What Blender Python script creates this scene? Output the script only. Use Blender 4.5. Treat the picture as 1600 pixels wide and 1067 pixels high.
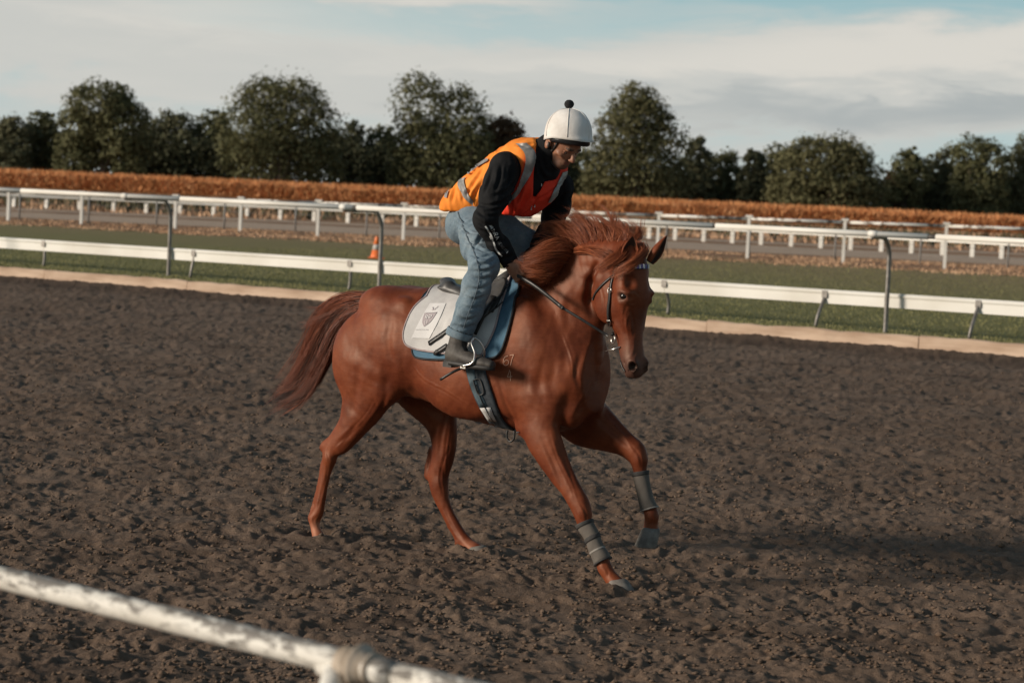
import bpy, bmesh, math, random
import numpy as np
from mathutils import Vector, Matrix

for _o in list(bpy.data.objects):
    bpy.data.objects.remove(_o)
SC = bpy.context.scene
COL = SC.collection
R = math.radians
SHADE_ONLY = False

# ------------------------------------------------------------------ camera
CAM_H = 2.0
FPX = 3778.0                      # focal length in pixels of a 1600 px wide frame
ROLL, PITCH = R(2.65), R(3.46)
cam_rot = Matrix.Rotation(R(90) - PITCH, 3, 'X') @ Matrix.Rotation(ROLL, 3, 'Z')
cd = bpy.data.cameras.new('camera')
cam = bpy.data.objects.new('camera', cd)
COL.objects.link(cam)
cam.matrix_world = Matrix.Translation((0, 0, CAM_H)) @ cam_rot.to_4x4()
cd.sensor_width = 36.0
cd.lens = FPX / 1600 * 36.0
cd.clip_start = 0.1
cd.clip_end = 6000
cd.dof.use_dof = True
cd.dof.focus_distance = 13.0
cd.dof.aperture_fstop = 4.4
SC.camera = cam
CAMR = np.array(cam_rot)
CAMP = np.array((0, 0, CAM_H), float)

# ------------------------------------------------------------------ light
SUN_EL = R(16)
SUN_AZ_VEC = Vector((-0.97, -0.25, 0)).normalized()      # ground direction towards the sun
world = bpy.data.worlds.new('World')
SC.world = world
world.use_nodes = True
wn, wl = world.node_tree.nodes, world.node_tree.links
wn.clear()
w_out = wn.new('ShaderNodeOutputWorld')
w_bg = wn.new('ShaderNodeBackground')
sky = wn.new('ShaderNodeTexSky')
sky.sky_type = 'NISHITA'
sky.sun_disc = False
sky.sun_elevation = SUN_EL
sky.sun_rotation = math.atan2(SUN_AZ_VEC.x, SUN_AZ_VEC.y)
sky.air_density = 1.0
sky.dust_density = 1.5
sky.ozone_density = 1.0
SKY_STRENGTH = 0.10
w_bg.inputs['Strength'].default_value = SKY_STRENGTH
# thin high cloud: streaky noise laid on a flat layer far above the ground
tc = wn.new('ShaderNodeTexCoord')
sep = wn.new('ShaderNodeSeparateXYZ'); wl.new(tc.outputs['Generated'], sep.inputs[0])
def wmath(op, a, b=None, c=None):
    n = wn.new('ShaderNodeMath'); n.operation = op
    for i, v in enumerate((a, b, c)):
        if v is None: continue
        if isinstance(v, (int, float)): n.inputs[i].default_value = v
        else: wl.new(v, n.inputs[i])
    return n.outputs[0]
zc = wmath('MAXIMUM', sep.outputs[2], 0.0)
za = wmath('ADD', zc, 0.10)
cx = wmath('DIVIDE', sep.outputs[0], za)
cy = wmath('DIVIDE', sep.outputs[1], za)
comb = wn.new('ShaderNodeCombineXYZ'); wl.new(cx, comb.inputs[0]); wl.new(cy, comb.inputs[1])
def wnoise(vec, scale, loc, sc, detail=6, rough=0.55, dist=0.4):
    mp = wn.new('ShaderNodeMapping'); mp.inputs['Location'].default_value = loc; mp.inputs['Scale'].default_value = sc
    mp.inputs['Rotation'].default_value = (0, 0, R(8))
    wl.new(vec, mp.inputs['Vector'])
    t = wn.new('ShaderNodeTexNoise'); t.inputs['Scale'].default_value = scale
    t.inputs['Detail'].default_value = detail; t.inputs['Roughness'].default_value = rough; t.inputs['Distortion'].default_value = dist
    wl.new(mp.outputs[0], t.inputs['Vector']); return t.outputs['Fac']
def wramp(fac, stops):
    r = wn.new('ShaderNodeValToRGB'); el = r.color_ramp.elements
    el[0].position, el[0].color = stops[0][0], (*stops[0][1], 1)
    el[1].position, el[1].color = stops[-1][0], (*stops[-1][1], 1)
    for p, c in stops[1:-1]:
        e = el.new(p); e.color = (*c, 1)
    r.color_ramp.interpolation = 'EASE'
    wl.new(fac, r.inputs[0]); return r.outputs[0]
def wmix(fac, a, b):
    m = wn.new('ShaderNodeMix'); m.data_type = 'RGBA'
    if isinstance(fac, (int, float)): m.inputs[0].default_value = fac
    else: wl.new(fac, m.inputs[0])
    for v, s in ((a, m.inputs[6]), (b, m.inputs[7])):
        if isinstance(v, tuple): s.default_value = (*v, 1)
        else: wl.new(v, s)
    return m.outputs[2]
skyc = wn.new('ShaderNodeVectorMath'); skyc.operation = 'MULTIPLY'
wl.new(sky.outputs[0], skyc.inputs[0]); skyc.inputs[1].default_value = (1.05, 0.98, 0.80)
G = (1, 1, 1); Z0 = (0, 0, 0)
# low belt of cloud as the photograph has it: direction measured as azimuth and height over the horizon
yc = wmath('MAXIMUM', sep.outputs[1], 0.05)
az = wmath('DIVIDE', sep.outputs[0], yc)          # tangent of azimuth, 0 ahead
hr = wmath('SQRT', wmath('ADD', wmath('MULTIPLY', sep.outputs[0], sep.outputs[0]), wmath('MULTIPLY', sep.outputs[1], sep.outputs[1])))
el = wmath('DIVIDE', sep.outputs[2], wmath('MAXIMUM', hr, 0.02))
ce = wn.new('ShaderNodeCombineXYZ'); wl.new(sep.outputs[0], ce.inputs[0]); wl.new(sep.outputs[1], ce.inputs[1]); wl.new(wmath('MULTIPLY', el, 3.2), ce.inputs[2])
na = wnoise(ce.outputs[0], 9.0, (1.3, .2, .4), (1, 1, 1.5), 6, .55, .5)
nb_ = wnoise(ce.outputs[0], 26.0, (4.3, 1.2, .9), (1, 1, 1.6), 6, .6, .6)
warp = wmath('MULTIPLY', wmath('SUBTRACT', na, .5), .050)
wz = wmath('MULTIPLY', wmath('SUBTRACT', nb_, .5), .018)
elw = wmath('ADD', wmath('ADD', el, warp), wz)
azw = wmath('ADD', az, wmath('MULTIPLY', warp, 4.0))
def blob(a0, e0, ra, re, tilt=0.0, amp=1.0):
    da = wmath('DIVIDE', wmath('SUBTRACT', azw, a0), ra)
    e_ = wmath('SUBTRACT', wmath('SUBTRACT', elw, e0), wmath('MULTIPLY', wmath('SUBTRACT', az, a0), tilt))
    de = wmath('DIVIDE', e_, re)
    q = wmath('ADD', wmath('MULTIPLY', da, da), wmath('MULTIPLY', de, de))
    return wmath('MULTIPLY', wmath('POWER', 2.718, wmath('MULTIPLY', q, -1.0)), amp)
def wsum(l):
    o = l[0]
    for x in l[1:]: o = wmath('ADD', o, x)
    return o
# thickness of cloud, and how bright its sunlit part is
thick = wsum([blob(-.20, .052, .20, .040, -.05, 1.0), blob(-.06, .083, .09, .007, -.03, .9), blob(.15, .064, .12, .014, .06, 1.1), blob(.02, .050, .14, .010, .03, .6), blob(.20, .045, .16, .020, .0, .9), blob(-.05, .040, .3, .012, 0, .4), blob(.9, .1, .5, .08, 0, .8), blob(-.9, .12, .5, .08, 0, .8)])
lit = wsum([blob(.16, .066, .11, .011, .06, 1.35), blob(-.15, .071, .14, .012, -.06, .8), blob(-.06, .084, .08, .006, -.02, 1.0), blob(.04, .052, .12, .006, .03, .6), blob(-.18, .035, .15, .016, 0, .35)])
dark = wsum([blob(.22, .046, .16, .010, .02, 1.1), blob(-.19, .074, .045, .004, -.02, .9), blob(.02, .036, .18, .006, 0, .5), blob(.24, .056, .06, .004, .05, .7)])
thick = wmath('MULTIPLY', thick, wmath('ADD', .55, wmath('MULTIPLY', na, .9)))
tone = wmath('ADD', wmath('SUBTRACT', wmath('MULTIPLY', lit, .42), wmath('MULTIPLY', dark, .34)), wmath('ADD', .42, wmath('MULTIPLY', wmath('SUBTRACT', nb_, .5), .35)))
cloudcol = wramp(tone, [(0.0, (4.8, 5.1, 5.1)), (0.42, (6.9, 6.85, 6.45)), (0.95, (8.3, 7.9, 7.2))])
cover = wramp(thick, [(0.08, Z0), (0.95, (.95, .95, .95))])
# the high sky overhead: thin broken cirrus
n1 = wnoise(comb.outputs[0], 0.42, (1.7, 0.6, 0), (1.0, 0.62, 1), 7, 0.52, 0.5)
m1 = wramp(n1, [(0.42, Z0), (0.68, (.45, .45, .45))])
upper = wramp(el, [(0.09, Z0), (0.22, G)])
cover = wmix(upper, cover, m1)
skyb = wramp(el, [(0.0, (6.9, 7.4, 7.2)), (0.05, (4.9, 7.1, 7.5)), (0.10, (3.5, 5.8, 6.5)), (0.30, (1.4, 2.3, 3.0)), (1.0, (.8, 1.35, 1.95))])
skym = wmix(.35 if False else wmath('ADD', 0.0, 0.88), skyc.outputs[0], skyb)
mixed = wmix(cover, skym, cloudcol)
wl.new(mixed, w_bg.inputs['Color'])
wl.new(w_bg.outputs[0], w_out.inputs['Surface'])
CLOUD_GAIN = 1.0

sd = bpy.data.lights.new('sun', 'SUN')
sd.energy = 4.7
sd.angle = R(12)
sd.color = (1.0, 0.88, 0.74)
sun = bpy.data.objects.new('sun', sd)
COL.objects.link(sun)
sdir = Vector((SUN_AZ_VEC.x * math.cos(SUN_EL), SUN_AZ_VEC.y * math.cos(SUN_EL), math.sin(SUN_EL)))
sun.rotation_euler = sdir.to_track_quat('Z', 'Y').to_euler()

vs = SC.view_settings
SC.display_settings.display_device = 'sRGB'
vs.view_transform = 'Standard'
vs.look = 'None'
vs.exposure = -0.22
vs.gamma = 1.0
vs.use_curve_mapping = False

# ------------------------------------------------------------------ measuring
def ray(px, py):
    d = CAMR @ np.array(((px - 800) / FPX, -(py - 533.5) / FPX, -1.0))
    return d
def ground(px, py, z=0.0):
    d = ray(px, py); t = (z - CAM_H) / d[2]
    return CAMP + d * t
def at_depth(px, py, y):
    d = ray(px, py); return CAMP + d * (y / d[1])
def to_px(p):
    q = CAMR.T @ (np.array(p, float) - CAMP)
    return (800 + FPX * q[0] / -q[2], 533.5 - FPX * q[1] / -q[2])

# ------------------------------------------------------------------ materials
MATS = {}
def pbr(name, base=(.5, .5, .5), rough=.6, metal=0., spec=.5, sheen=0., coat=0.):
    m = bpy.data.materials.new(name); m.use_nodes = True
    b = m.node_tree.nodes['Principled BSDF']
    b.inputs['Base Color'].default_value = (*base, 1)
    b.inputs['Roughness'].default_value = rough
    b.inputs['Metallic'].default_value = metal
    b.inputs['Specular IOR Level'].default_value = spec
    if sheen: b.inputs['Sheen Weight'].default_value = sheen
    if coat: b.inputs['Coat Weight'].default_value = coat
    MATS[name] = m
    return m, m.node_tree.nodes, m.node_tree.links, b
def tnoise(nn, ll, scale, detail=4, rough=.55, vec=None, sc=None, dist=0.):
    t = nn.new('ShaderNodeTexNoise'); t.inputs['Scale'].default_value = scale
    t.inputs['Detail'].default_value = detail; t.inputs['Roughness'].default_value = rough
    t.inputs['Distortion'].default_value = dist
    if vec is None:
        c = nn.new('ShaderNodeTexCoord'); vec = c.outputs['Object']
    if sc is not None:
        mp = nn.new('ShaderNodeMapping'); mp.inputs['Scale'].default_value = sc
        ll.new(vec, mp.inputs['Vector']); vec = mp.outputs[0]
    ll.new(vec, t.inputs['Vector'])
    return t.outputs['Fac']
def ramp(nn, ll, fac, stops, interp='LINEAR'):
    r = nn.new('ShaderNodeValToRGB'); el = r.color_ramp.elements
    el[0].position, el[0].color = stops[0][0], (*stops[0][1], 1)
    el[1].position, el[1].color = stops[-1][0], (*stops[-1][1], 1)
    for p, c in stops[1:-1]:
        e = el.new(p); e.color = (*c, 1)
    r.color_ramp.interpolation = interp
    ll.new(fac, r.inputs[0]); return r.outputs[0]
def mixc(nn, ll, fac, a, b, mode='MIX'):
    m = nn.new('ShaderNodeMix'); m.data_type = 'RGBA'; m.blend_type = mode
    if isinstance(fac, (int, float)): m.inputs[0].default_value = fac
    else: ll.new(fac, m.inputs[0])
    for v, s in ((a, m.inputs[6]), (b, m.inputs[7])):
        if isinstance(v, tuple): s.default_value = (*v, 1)
        else: ll.new(v, s)
    return m.outputs[2]
def bump(nn, ll, b, h, strength, dist, prev=None):
    u = nn.new('ShaderNodeBump'); u.inputs['Strength'].default_value = strength
    u.inputs['Distance'].default_value = dist
    ll.new(h, u.inputs['Height'])
    if prev is not None: ll.new(prev, u.inputs['Normal'])
    ll.new(u.outputs[0], b.inputs['Normal']); return u.outputs[0]
def simple(name, c1, c2, scale=20, rough=.6, bs=.2, bd=.005, lo=.35, hi=.65, sc=None, detail=5, bscale=None, **k):
    m, nn, ll, b = pbr(name, c1, rough, **k)
    f = tnoise(nn, ll, scale, detail, sc=sc)
    ll.new(ramp(nn, ll, f, [(lo, c1), (hi, c2)]), b.inputs['Base Color'])
    if bs: bump(nn, ll, b, tnoise(nn, ll, bscale or scale * 2, 4, sc=sc), bs, bd)
    return m

# ------------------------------------------------------------------ object helpers
def tag(o, label=None, cat=None, group=None, kind=None):
    if label: o['label'] = label
    if cat: o['category'] = cat
    if group: o['group'] = group
    if kind: o['kind'] = kind
    return o
def empty(name, loc=(0, 0, 0), rz=0.0, **k):
    o = bpy.data.objects.new(name, None); COL.objects.link(o)
    o.location = loc; o.rotation_euler = (0, 0, rz); o.empty_display_size = .2
    return tag(o, **k)
def mesh_np(name, V, F, mat, parent=None, smooth=True, mats=None, fmat=None):
    """V (n,3) array, F list or (m,k) array"""
    me = bpy.data.meshes.new(name)
    V = np.asarray(V, np.float32)
    if isinstance(F, np.ndarray) and F.ndim == 2:
        n, k = F.shape
        me.vertices.add(len(V)); me.vertices.foreach_set('co', V.ravel())
        me.loops.add(n * k); me.loops.foreach_set('vertex_index', F.astype(np.int32).ravel())
        me.polygons.add(n)
        me.polygons.foreach_set('loop_start', np.arange(0, n * k, k, dtype=np.int32))
        me.polygons.foreach_set('loop_total', np.full(n, k, np.int32))
        me.update(calc_edges=True)
    else:
        me.from_pydata([tuple(v) for v in V], [], [tuple(f) for f in F]); me.update()
    for m in (mats or [mat]): me.materials.append(m)
    if fmat is not None: me.polygons.foreach_set('material_index', np.asarray(fmat, np.int32))
    if smooth: me.polygons.foreach_set('use_smooth', np.ones(len(me.polygons), bool))
    me.update()
    o = bpy.data.objects.new(name, me); COL.objects.link(o)
    if parent is not None: o.parent = parent
    return o
def set_attr(o, name, vals):
    a = o.data.attributes.new(name, 'FLOAT', 'POINT'); a.data.foreach_set('value', np.asarray(vals, np.float32))
def tube(pts, rad, n=10, caps=True, squash=None, up=None):
    """tube along pts; rad scalar or list; returns V,F(list)"""
    P = np.array(pts, float); m = len(P)
    r = np.full(m, rad, float) if np.isscalar(rad) else np.array(rad, float)
    T = np.gradient(P, axis=0); T /= np.linalg.norm(T, axis=1)[:, None]
    u = np.array(up if up is not None else (0, 0, 1.0), float)
    if abs(T[0] @ u) > .95: u = np.array((1.0, 0.1, 0))
    V = []; F = []
    x = u - T[0] * (u @ T[0]); x /= np.linalg.norm(x)
    for i in range(m):
        x = x - T[i] * (x @ T[i]); x /= np.linalg.norm(x); y = np.cross(T[i], x)
        sq = 1 if squash is None else squash
        for k in range(n):
            a = 2 * math.pi * k / n
            V.append(P[i] + r[i] * (math.cos(a) * x * sq + math.sin(a) * y))
    for i in range(m - 1):
        for k in range(n):
            F.append((i * n + k, i * n + (k + 1) % n, (i + 1) * n + (k + 1) % n, (i + 1) * n + k))
    if caps:
        F.append(tuple(range(n - 1, -1, -1))); F.append(tuple(range((m - 1) * n, m * n)))
    return np.array(V), F
class MB:
    def __init__(s): s.V = []; s.F = []
    def add(s, V, F):
        o = len(s.V); s.V.extend([tuple(v) for v in V]); s.F.extend([tuple(i + o for i in f) for f in F]); return s
    def tube(s, *a, **k): return s.add(*tube(*a, **k))
    def box(s, c, sx, sy, sz, M=None):
        V = [Vector(((i - .5) * sx, (j - .5) * sy, (k - .5) * sz)) for i in (0, 1) for j in (0, 1) for k in (0, 1)]
        if M is not None: V = [M @ v for v in V]
        V = [v + Vector(c) for v in V]
        return s.add(V, [(0, 1, 3, 2), (4, 6, 7, 5), (0, 4, 5, 1), (2, 3, 7, 6), (0, 2, 6, 4), (1, 5, 7, 3)])
    def build(s, name, mat, parent=None, smooth=False, bevel=0):
        o = mesh_np(name, s.V, s.F, mat, parent, smooth)
        if bevel:
            b = o.modifiers.new('bevel', 'BEVEL'); b.width = bevel; b.segments = 2; b.limit_method = 'ANGLE'
        return o
def catmull(pts, n=8):
    P = [np.array(p, float) for p in pts]; P = [2 * P[0] - P[1]] + P + [2 * P[-1] - P[-2]]
    out = []
    for i in range(1, len(P) - 2):
        for k in range(n):
            t = k / n
            out.append(.5 * ((2 * P[i]) + (-P[i-1] + P[i+1]) * t + (2*P[i-1] - 5*P[i] + 4*P[i+1] - P[i+2]) * t*t + (-P[i-1] + 3*P[i] - 3*P[i+1] + P[i+2]) * t**3))
    out.append(P[-2]); return np.array(out)

# vectorised gradient noise
def _hash(ix, iy, s):
    h = (ix.astype(np.int64) * 374761393 + iy.astype(np.int64) * 668265263 + s * 1442695041) & 0xffffffff
    h = ((h ^ (h >> 13)) * 1274126177) & 0xffffffff
    return (h ^ (h >> 16)) & 0xffffffff
def perlin(x, y, s=0):
    ix = np.floor(x); iy = np.floor(y); fx = x - ix; fy = y - iy
    u = fx*fx*fx*(fx*(fx*6-15)+10); v = fy*fy*fy*(fy*(fy*6-15)+10)
    def g(dx, dy):
        a = _hash(ix + dx, iy + dy, s) * (2 * math.pi / 4294967296.0)
        return np.cos(a) * (fx - dx) + np.sin(a) * (fy - dy)
    a = g(0, 0); b = g(1, 0); c = g(0, 1); d = g(1, 1)
    return (a + (b - a) * u) + ((c + (d - c) * u) - (a + (b - a) * u)) * v
def fbm(x, y, oct=4, s=0, gain=.5, lac=2.03):
    t = 0; a = 1.
    for i in range(oct):
        t = t + a * perlin(x, y, s + i * 17); x = x * lac + 3.1; y = y * lac + 1.7; a *= gain
    return t
def worley(x, y, s=0):
    ix = np.floor(x); iy = np.floor(y); best = np.full(x.shape, 9.)
    for dx in (-1, 0, 1):
        for dy in (-1, 0, 1):
            h = _hash(ix + dx, iy + dy, s); jx = (h & 0xffff) / 65536.; jy = (h >> 16) / 65536.
            best = np.minimum(best, (ix + dx + jx - x)**2 + (iy + dy + jy - y)**2)
    return np.sqrt(best)
# ------------------------------------------------------------------ the track and the infield
K0 = ground(0, 433); K1 = ground(1600, 562)
TD = (K1 - K0); TD[2] = 0; TD /= np.linalg.norm(TD)              # along the track, towards the right
ND = np.array((-TD[1], TD[0], 0))                                 # across it, away from the camera
if ND[1] < 0: ND = -ND
IZ = 0.2                                                          # infield stands a kerb's height above the dirt
def track(t, n, z=0.0): return K0 + TD * t + ND * n + np.array((0, 0, z))
def kerb_dist(x, y): return (x - K0[0]) * ND[0] + (y - K0[1]) * ND[1]

# dirt
m, nn, ll, b = pbr('dirt', (.1, .08, .065), .95, spec=.15)
tcg = nn.new('ShaderNodeNewGeometry').outputs['Position']
f1 = tnoise(nn, ll, 3.0, 6, .6, vec=tcg); f2 = tnoise(nn, ll, 34, 5, .65, vec=tcg); f3 = tnoise(nn, ll, .35, 3, .5, vec=tcg)
c1 = ramp(nn, ll, f2, [(.30, (.112, .070, .045)), (.52, (.182, .122, .085)), (.72, (.245, .175, .127))])
c2 = mixc(nn, ll, .55, c1, ramp(nn, ll, f1, [(.35, (.122, .076, .049)), (.65, (.198, .138, .099))]))
c3 = mixc(nn, ll, .25, c2, ramp(nn, ll, f3, [(.4, (.12, .085, .063)), (.62, (.175, .135, .108))]))
at = nn.new('ShaderNodeAttribute'); at.attribute_name = 'damp'
c4 = mixc(nn, ll, at.outputs['Fac'], c3, (.050, .033, .024))
ll.new(c4, b.inputs['Base Color'])
nb = bump(nn, ll, b, tnoise(nn, ll, 55, 6, .7, vec=tcg), .7, .02)
DIRT = m
HOOF_XY = [tuple(ground(*p)[:2]) for p in ((499, 840), (748, 861), (978, 928))]
def dirt_height(x, y):
    wx = x + .10 * perlin(x * 3.1, y * 3.1, 5); wy = y + .10 * perlin(x * 3.1 + 9, y * 3.1, 6)
    h = .030 * fbm(x / 1.1, y / 1.1, 3, 1)
    pit = worley(wx / .42, wy / .42, 3)
    h = h - .07 * np.clip(.36 - pit, 0, 1) + .02 * np.clip(pit - .55, 0, 1)
    c = fbm(wx / .13, wy / .15, 4, 11)
    h = h + .016 * c + .010 * np.abs(c)
    msk = np.clip(perlin(x / .5, y / .5, 77) * 1.1 + .8, .45, 1.25)
    c2 = worley(wx / .10, wy / .11, 23)
    h = h + .034 * msk * np.clip(.52 - c2, 0, .5)
    h = h + .012 * msk * fbm(wx / .045, wy / .045, 2, 31)
    for (hx, hy), ma_, pa_ in zip(HOOF_XY, (.034, .034, .010), (.03, .03, .035)):
        d_ = np.hypot(x - hx, y - hy) + .02 * perlin(x * 14, y * 14, 8)
        h = h + ma_ * np.exp(-((d_ - .12) / .05)**2) - pa_ * np.exp(-(d_ / .10)**2)
    kd = kerb_dist(x, y)
    h = h + .05 * np.exp(-((kd + .25) / .35)**2) - .03 * np.exp(-((kd + 1.4) / .6)**2)
    return h
NR, NC = 760, 860
ang = np.linspace(R(-21), R(19), NC)
inv = np.linspace(1 / 7.5, 1 / 60.0, NR)
Aa, Ii = np.meshgrid(ang, inv); Dd = 1 / Ii
X = np.sin(Aa) * Dd; Y = np.cos(Aa) * Dd
kd = kerb_dist(X, Y)
over = np.clip(kd - .02, 0, None); X = X - over * ND[0]; Y = Y - over * ND[1]; kd = kd - over  # track ends at the kerb
HZ = dirt_height(X, Y)
edge = np.minimum.reduce([np.clip((Dd - 7.5) / .6, 0, 1), np.clip((Aa + R(21)) / R(1), 0, 1), np.clip((R(19) - Aa) / R(1), 0, 1)])
HZ = HZ * edge - .05 * (1 - edge)
idx = np.arange(NR * NC).reshape(NR, NC)
quads = np.stack([idx[:-1, :-1], idx[:-1, 1:], idx[1:, 1:], idx[1:, :-1]], -1)
keep = (over[1:, 1:] < 1e-6) | (over[:-1, 1:] < 1e-6) | (over[:-1, :-1] < 1e-6)
quads = quads[keep].reshape(-1, 4)
ob = mesh_np('dirt_track', np.stack([X, Y, HZ], -1).reshape(-1, 3), quads, DIRT)
tag(ob, kind='structure')
damp = np.clip(np.exp(-((kd + .9) / .75)**2) * (.75 + .5 * fbm(X, Y, 3, 91)), 0, 1) * .75
damp = np.maximum(damp, np.clip(fbm(X / 1.5, Y / .9, 4, 93) * 1.3 - .25, 0, .45))
set_attr(ob, 'damp', damp.ravel())
# loose clods thrown up on the track (one mass nobody could count)
rng = np.random.default_rng(31)
n = 15000
dc = 1 / rng.uniform(1 / 34.0, 1 / 9.3, n); ac = rng.uniform(R(-13.5), R(13.5), n)
cxx, cyy = np.sin(ac) * dc, np.cos(ac) * dc
okc = (kerb_dist(cxx, cyy) < -.3) & (fbm(cxx / .8, cyy / .8, 3, 55) + rng.uniform(-.5, .5, n) > -.05); cxx, cyy = cxx[okc], cyy[okc]; n = len(cxx)
rc = rng.uniform(.006, .017, n) * (1 + 1.2 * rng.power(.12, n) * (rng.random(n) < .12))
octa = np.array([(1, 0, 0), (0, 1, 0), (-1, 0, 0), (0, -1, 0), (0, 0, .75), (0, 0, -.6)], float)
of = np.array([(0, 1, 4), (1, 2, 4), (2, 3, 4), (3, 0, 4), (1, 0, 5), (2, 1, 5), (3, 2, 5), (0, 3, 5)])
an_ = rng.uniform(0, 6.28, n); ca_, sa_ = np.cos(an_), np.sin(an_)
VV = octa[None] * rc[:, None, None] * rng.uniform(.6, 1.35, (n, 6, 1)); VV[:, :, 0] *= 1.25
VX = VV[:, :, 0] * ca_[:, None] - VV[:, :, 1] * sa_[:, None]; VY = VV[:, :, 0] * sa_[:, None] + VV[:, :, 1] * ca_[:, None]
VV[:, :, 0] = VX + cxx[:, None]; VV[:, :, 1] = VY + cyy[:, None]; VV[:, :, 2] += (dirt_height(cxx, cyy) + rc * .25)[:, None]
ob = mesh_np('soil_clods', VV.reshape(-1, 3), (of[None] + 6 * np.arange(n)[:, None, None]).reshape(-1, 3), DIRT)
tag(ob, 'loose crumbs of dark soil scattered over the dirt track', 'soil', kind='stuff')
# wide rough ground under and around everything
G0 = [(-900, -300, -.05), (900, -300, -.05), (900, 1500, -.05), (-900, 1500, -.05)]
tag(mesh_np('ground', G0, [(0, 1, 2, 3)], DIRT, smooth=False), kind='structure')

# turf and dry ground: sheets following the track direction
def sheet(name, n0, n1, z, mat, nt=2, rough=0, t0=-260, t1=200, line=None, nn_=2):
    T = np.linspace(t0, t1, nt); N = np.linspace(n0, n1, nn_)
    TT, NN = np.meshgrid(T, N)
    P = K0[None, None, :] + TD * TT[..., None] + ND * NN[..., None]
    P[..., 2] = z
    if rough: P[..., 2] += rough * fbm(P[..., 0] / 2.3, P[..., 1] / 2.3, 4, 7)
    i = np.arange(nt * nn_).reshape(nn_, nt)
    q = np.stack([i[:-1, :-1], i[:-1, 1:], i[1:, 1:], i[1:, :-1]], -1).reshape(-1, 4)
    return tag(mesh_np(name, P.reshape(-1, 3), q, mat), kind='structure')
m, nn, ll, b = pbr('turf', (.05, .07, .025), .9, spec=.2)
pos = nn.new('ShaderNodeNewGeometry').outputs['Position']
g1 = tnoise(nn, ll, .8, 6, .6, vec=pos); g2 = tnoise(nn, ll, 18, 5, .7, vec=pos)
cc = mixc(nn, ll, .55, ramp(nn, ll, g1, [(.35, (.170, .160, .056)), (.65, (.225, .205, .082))]), ramp(nn, ll, g2, [(.3, (.140, .135, .045)), (.7, (.26, .235, .098))]))
# worn, browner grass further in
dst = nn.new('ShaderNodeVectorMath'); dst.operation = 'DOT_PRODUCT'; ll.new(pos, dst.inputs[0]); dst.inputs[1].default_value = tuple(ND)
mr = nn.new('ShaderNodeMapRange'); ll.new(dst.outputs['Value'], mr.inputs[0]); d0 = float(K0 @ ND)
mr.inputs[1].default_value = d0 + 10; mr.inputs[2].default_value = d0 + 40
w1 = tnoise(nn, ll, .25, 4, .6, vec=pos)
mm = nn.new('ShaderNodeMath'); mm.operation = 'MULTIPLY_ADD'; ll.new(w1, mm.inputs[0]); mm.inputs[1].default_value = .8; mm.inputs[2].default_value = -.40
ma = nn.new('ShaderNodeMath'); ma.operation = 'ADD'; ma.use_clamp = True; ll.new(mm.outputs[0], ma.inputs[0]); ll.new(mr.outputs[0], ma.inputs[1])
cc = mixc(nn, ll, ma.outputs[0], cc, mixc(nn, ll, g2, (.22, .165, .082), (.30, .215, .115)))
ll.new(cc, b.inputs['Base Color']); bump(nn, ll, b, g2, .6, .04)
TURF = m
m, nn, ll, b = pbr('dry_grass', (.2, .12, .07), .95, spec=.1)
pos = nn.new('ShaderNodeNewGeometry').outputs['Position']
g1 = tnoise(nn, ll, .16, 6, .65, vec=pos); g2 = tnoise(nn, ll, 3.5, 6, .7, vec=pos)
cc = mixc(nn, ll, .5, ramp(nn, ll, g1, [(.32, (.24, .145, .088)), (.48, (.38, .225, .135)), (.62, (.46, .29, .175)), (.75, (.28, .20, .125))]),
          ramp(nn, ll, g2, [(.3, (.13, .078, .045)), (.7, (.36, .21, .125))]))
ll.new(cc, b.inputs['Base Color']); bump(nn, ll, b, g2, .8, .15)
DRYG = m
GRAVEL = simple('gravel', (.38, .265, .185), (.48, .345, .245), 2.2, .95, .5, .05)
# lines across the infield, measured where they cross the picture's two sides
def line_pts(l, r, z=IZ):
    a = ground(0, l, z); b_ = ground(1600, r, z); d = (b_ - a)
    return a, d
C0, CD = line_pts(344.5, 427)                      # tall-post fence line
def infield_n(p): return (p - K0) @ ND
sheet('turf', .04, 400, IZ, TURF, 2, 0)
def strip(name, la, ra, lb, rb, z, mat, ext=1.5, n=60, wob=0.0, seed=0, kind='structure'):
    """ground strip between two lines given by their heights at the picture's left and right side"""
    a, da = line_pts(la, ra); c, dc = line_pts(lb, rb)
    T = np.linspace(-ext, 1 + ext, n)
    V = []
    for i, t in enumerate(T):
        p = a + da * t; q = c + dc * t
        w = wob * float(fbm(np.array([i * .37 + seed]), np.array([seed * 1.7]), 3, seed)[0])
        p = p + (q - p) / np.linalg.norm(q - p) * w
        V += [(p[0], p[1], z), (q[0], q[1], z)]
    F = [(2*i, 2*i+2, 2*i+3, 2*i+1) for i in range(n - 1)]
    return tag(mesh_np(name, V, F, mat, smooth=False), kind=kind)
strip('dry_grass', 351, 432, 286, 358, IZ + .004, DRYG, wob=5.0, seed=3)
strip('gravel_road', 339, 415, 330.5, 403, IZ + .008, GRAVEL, wob=1.0, seed=5)
strip('gravel_road', 328, 399, 325, 396, IZ + .008, GRAVEL, wob=1.2, seed=8)

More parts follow.
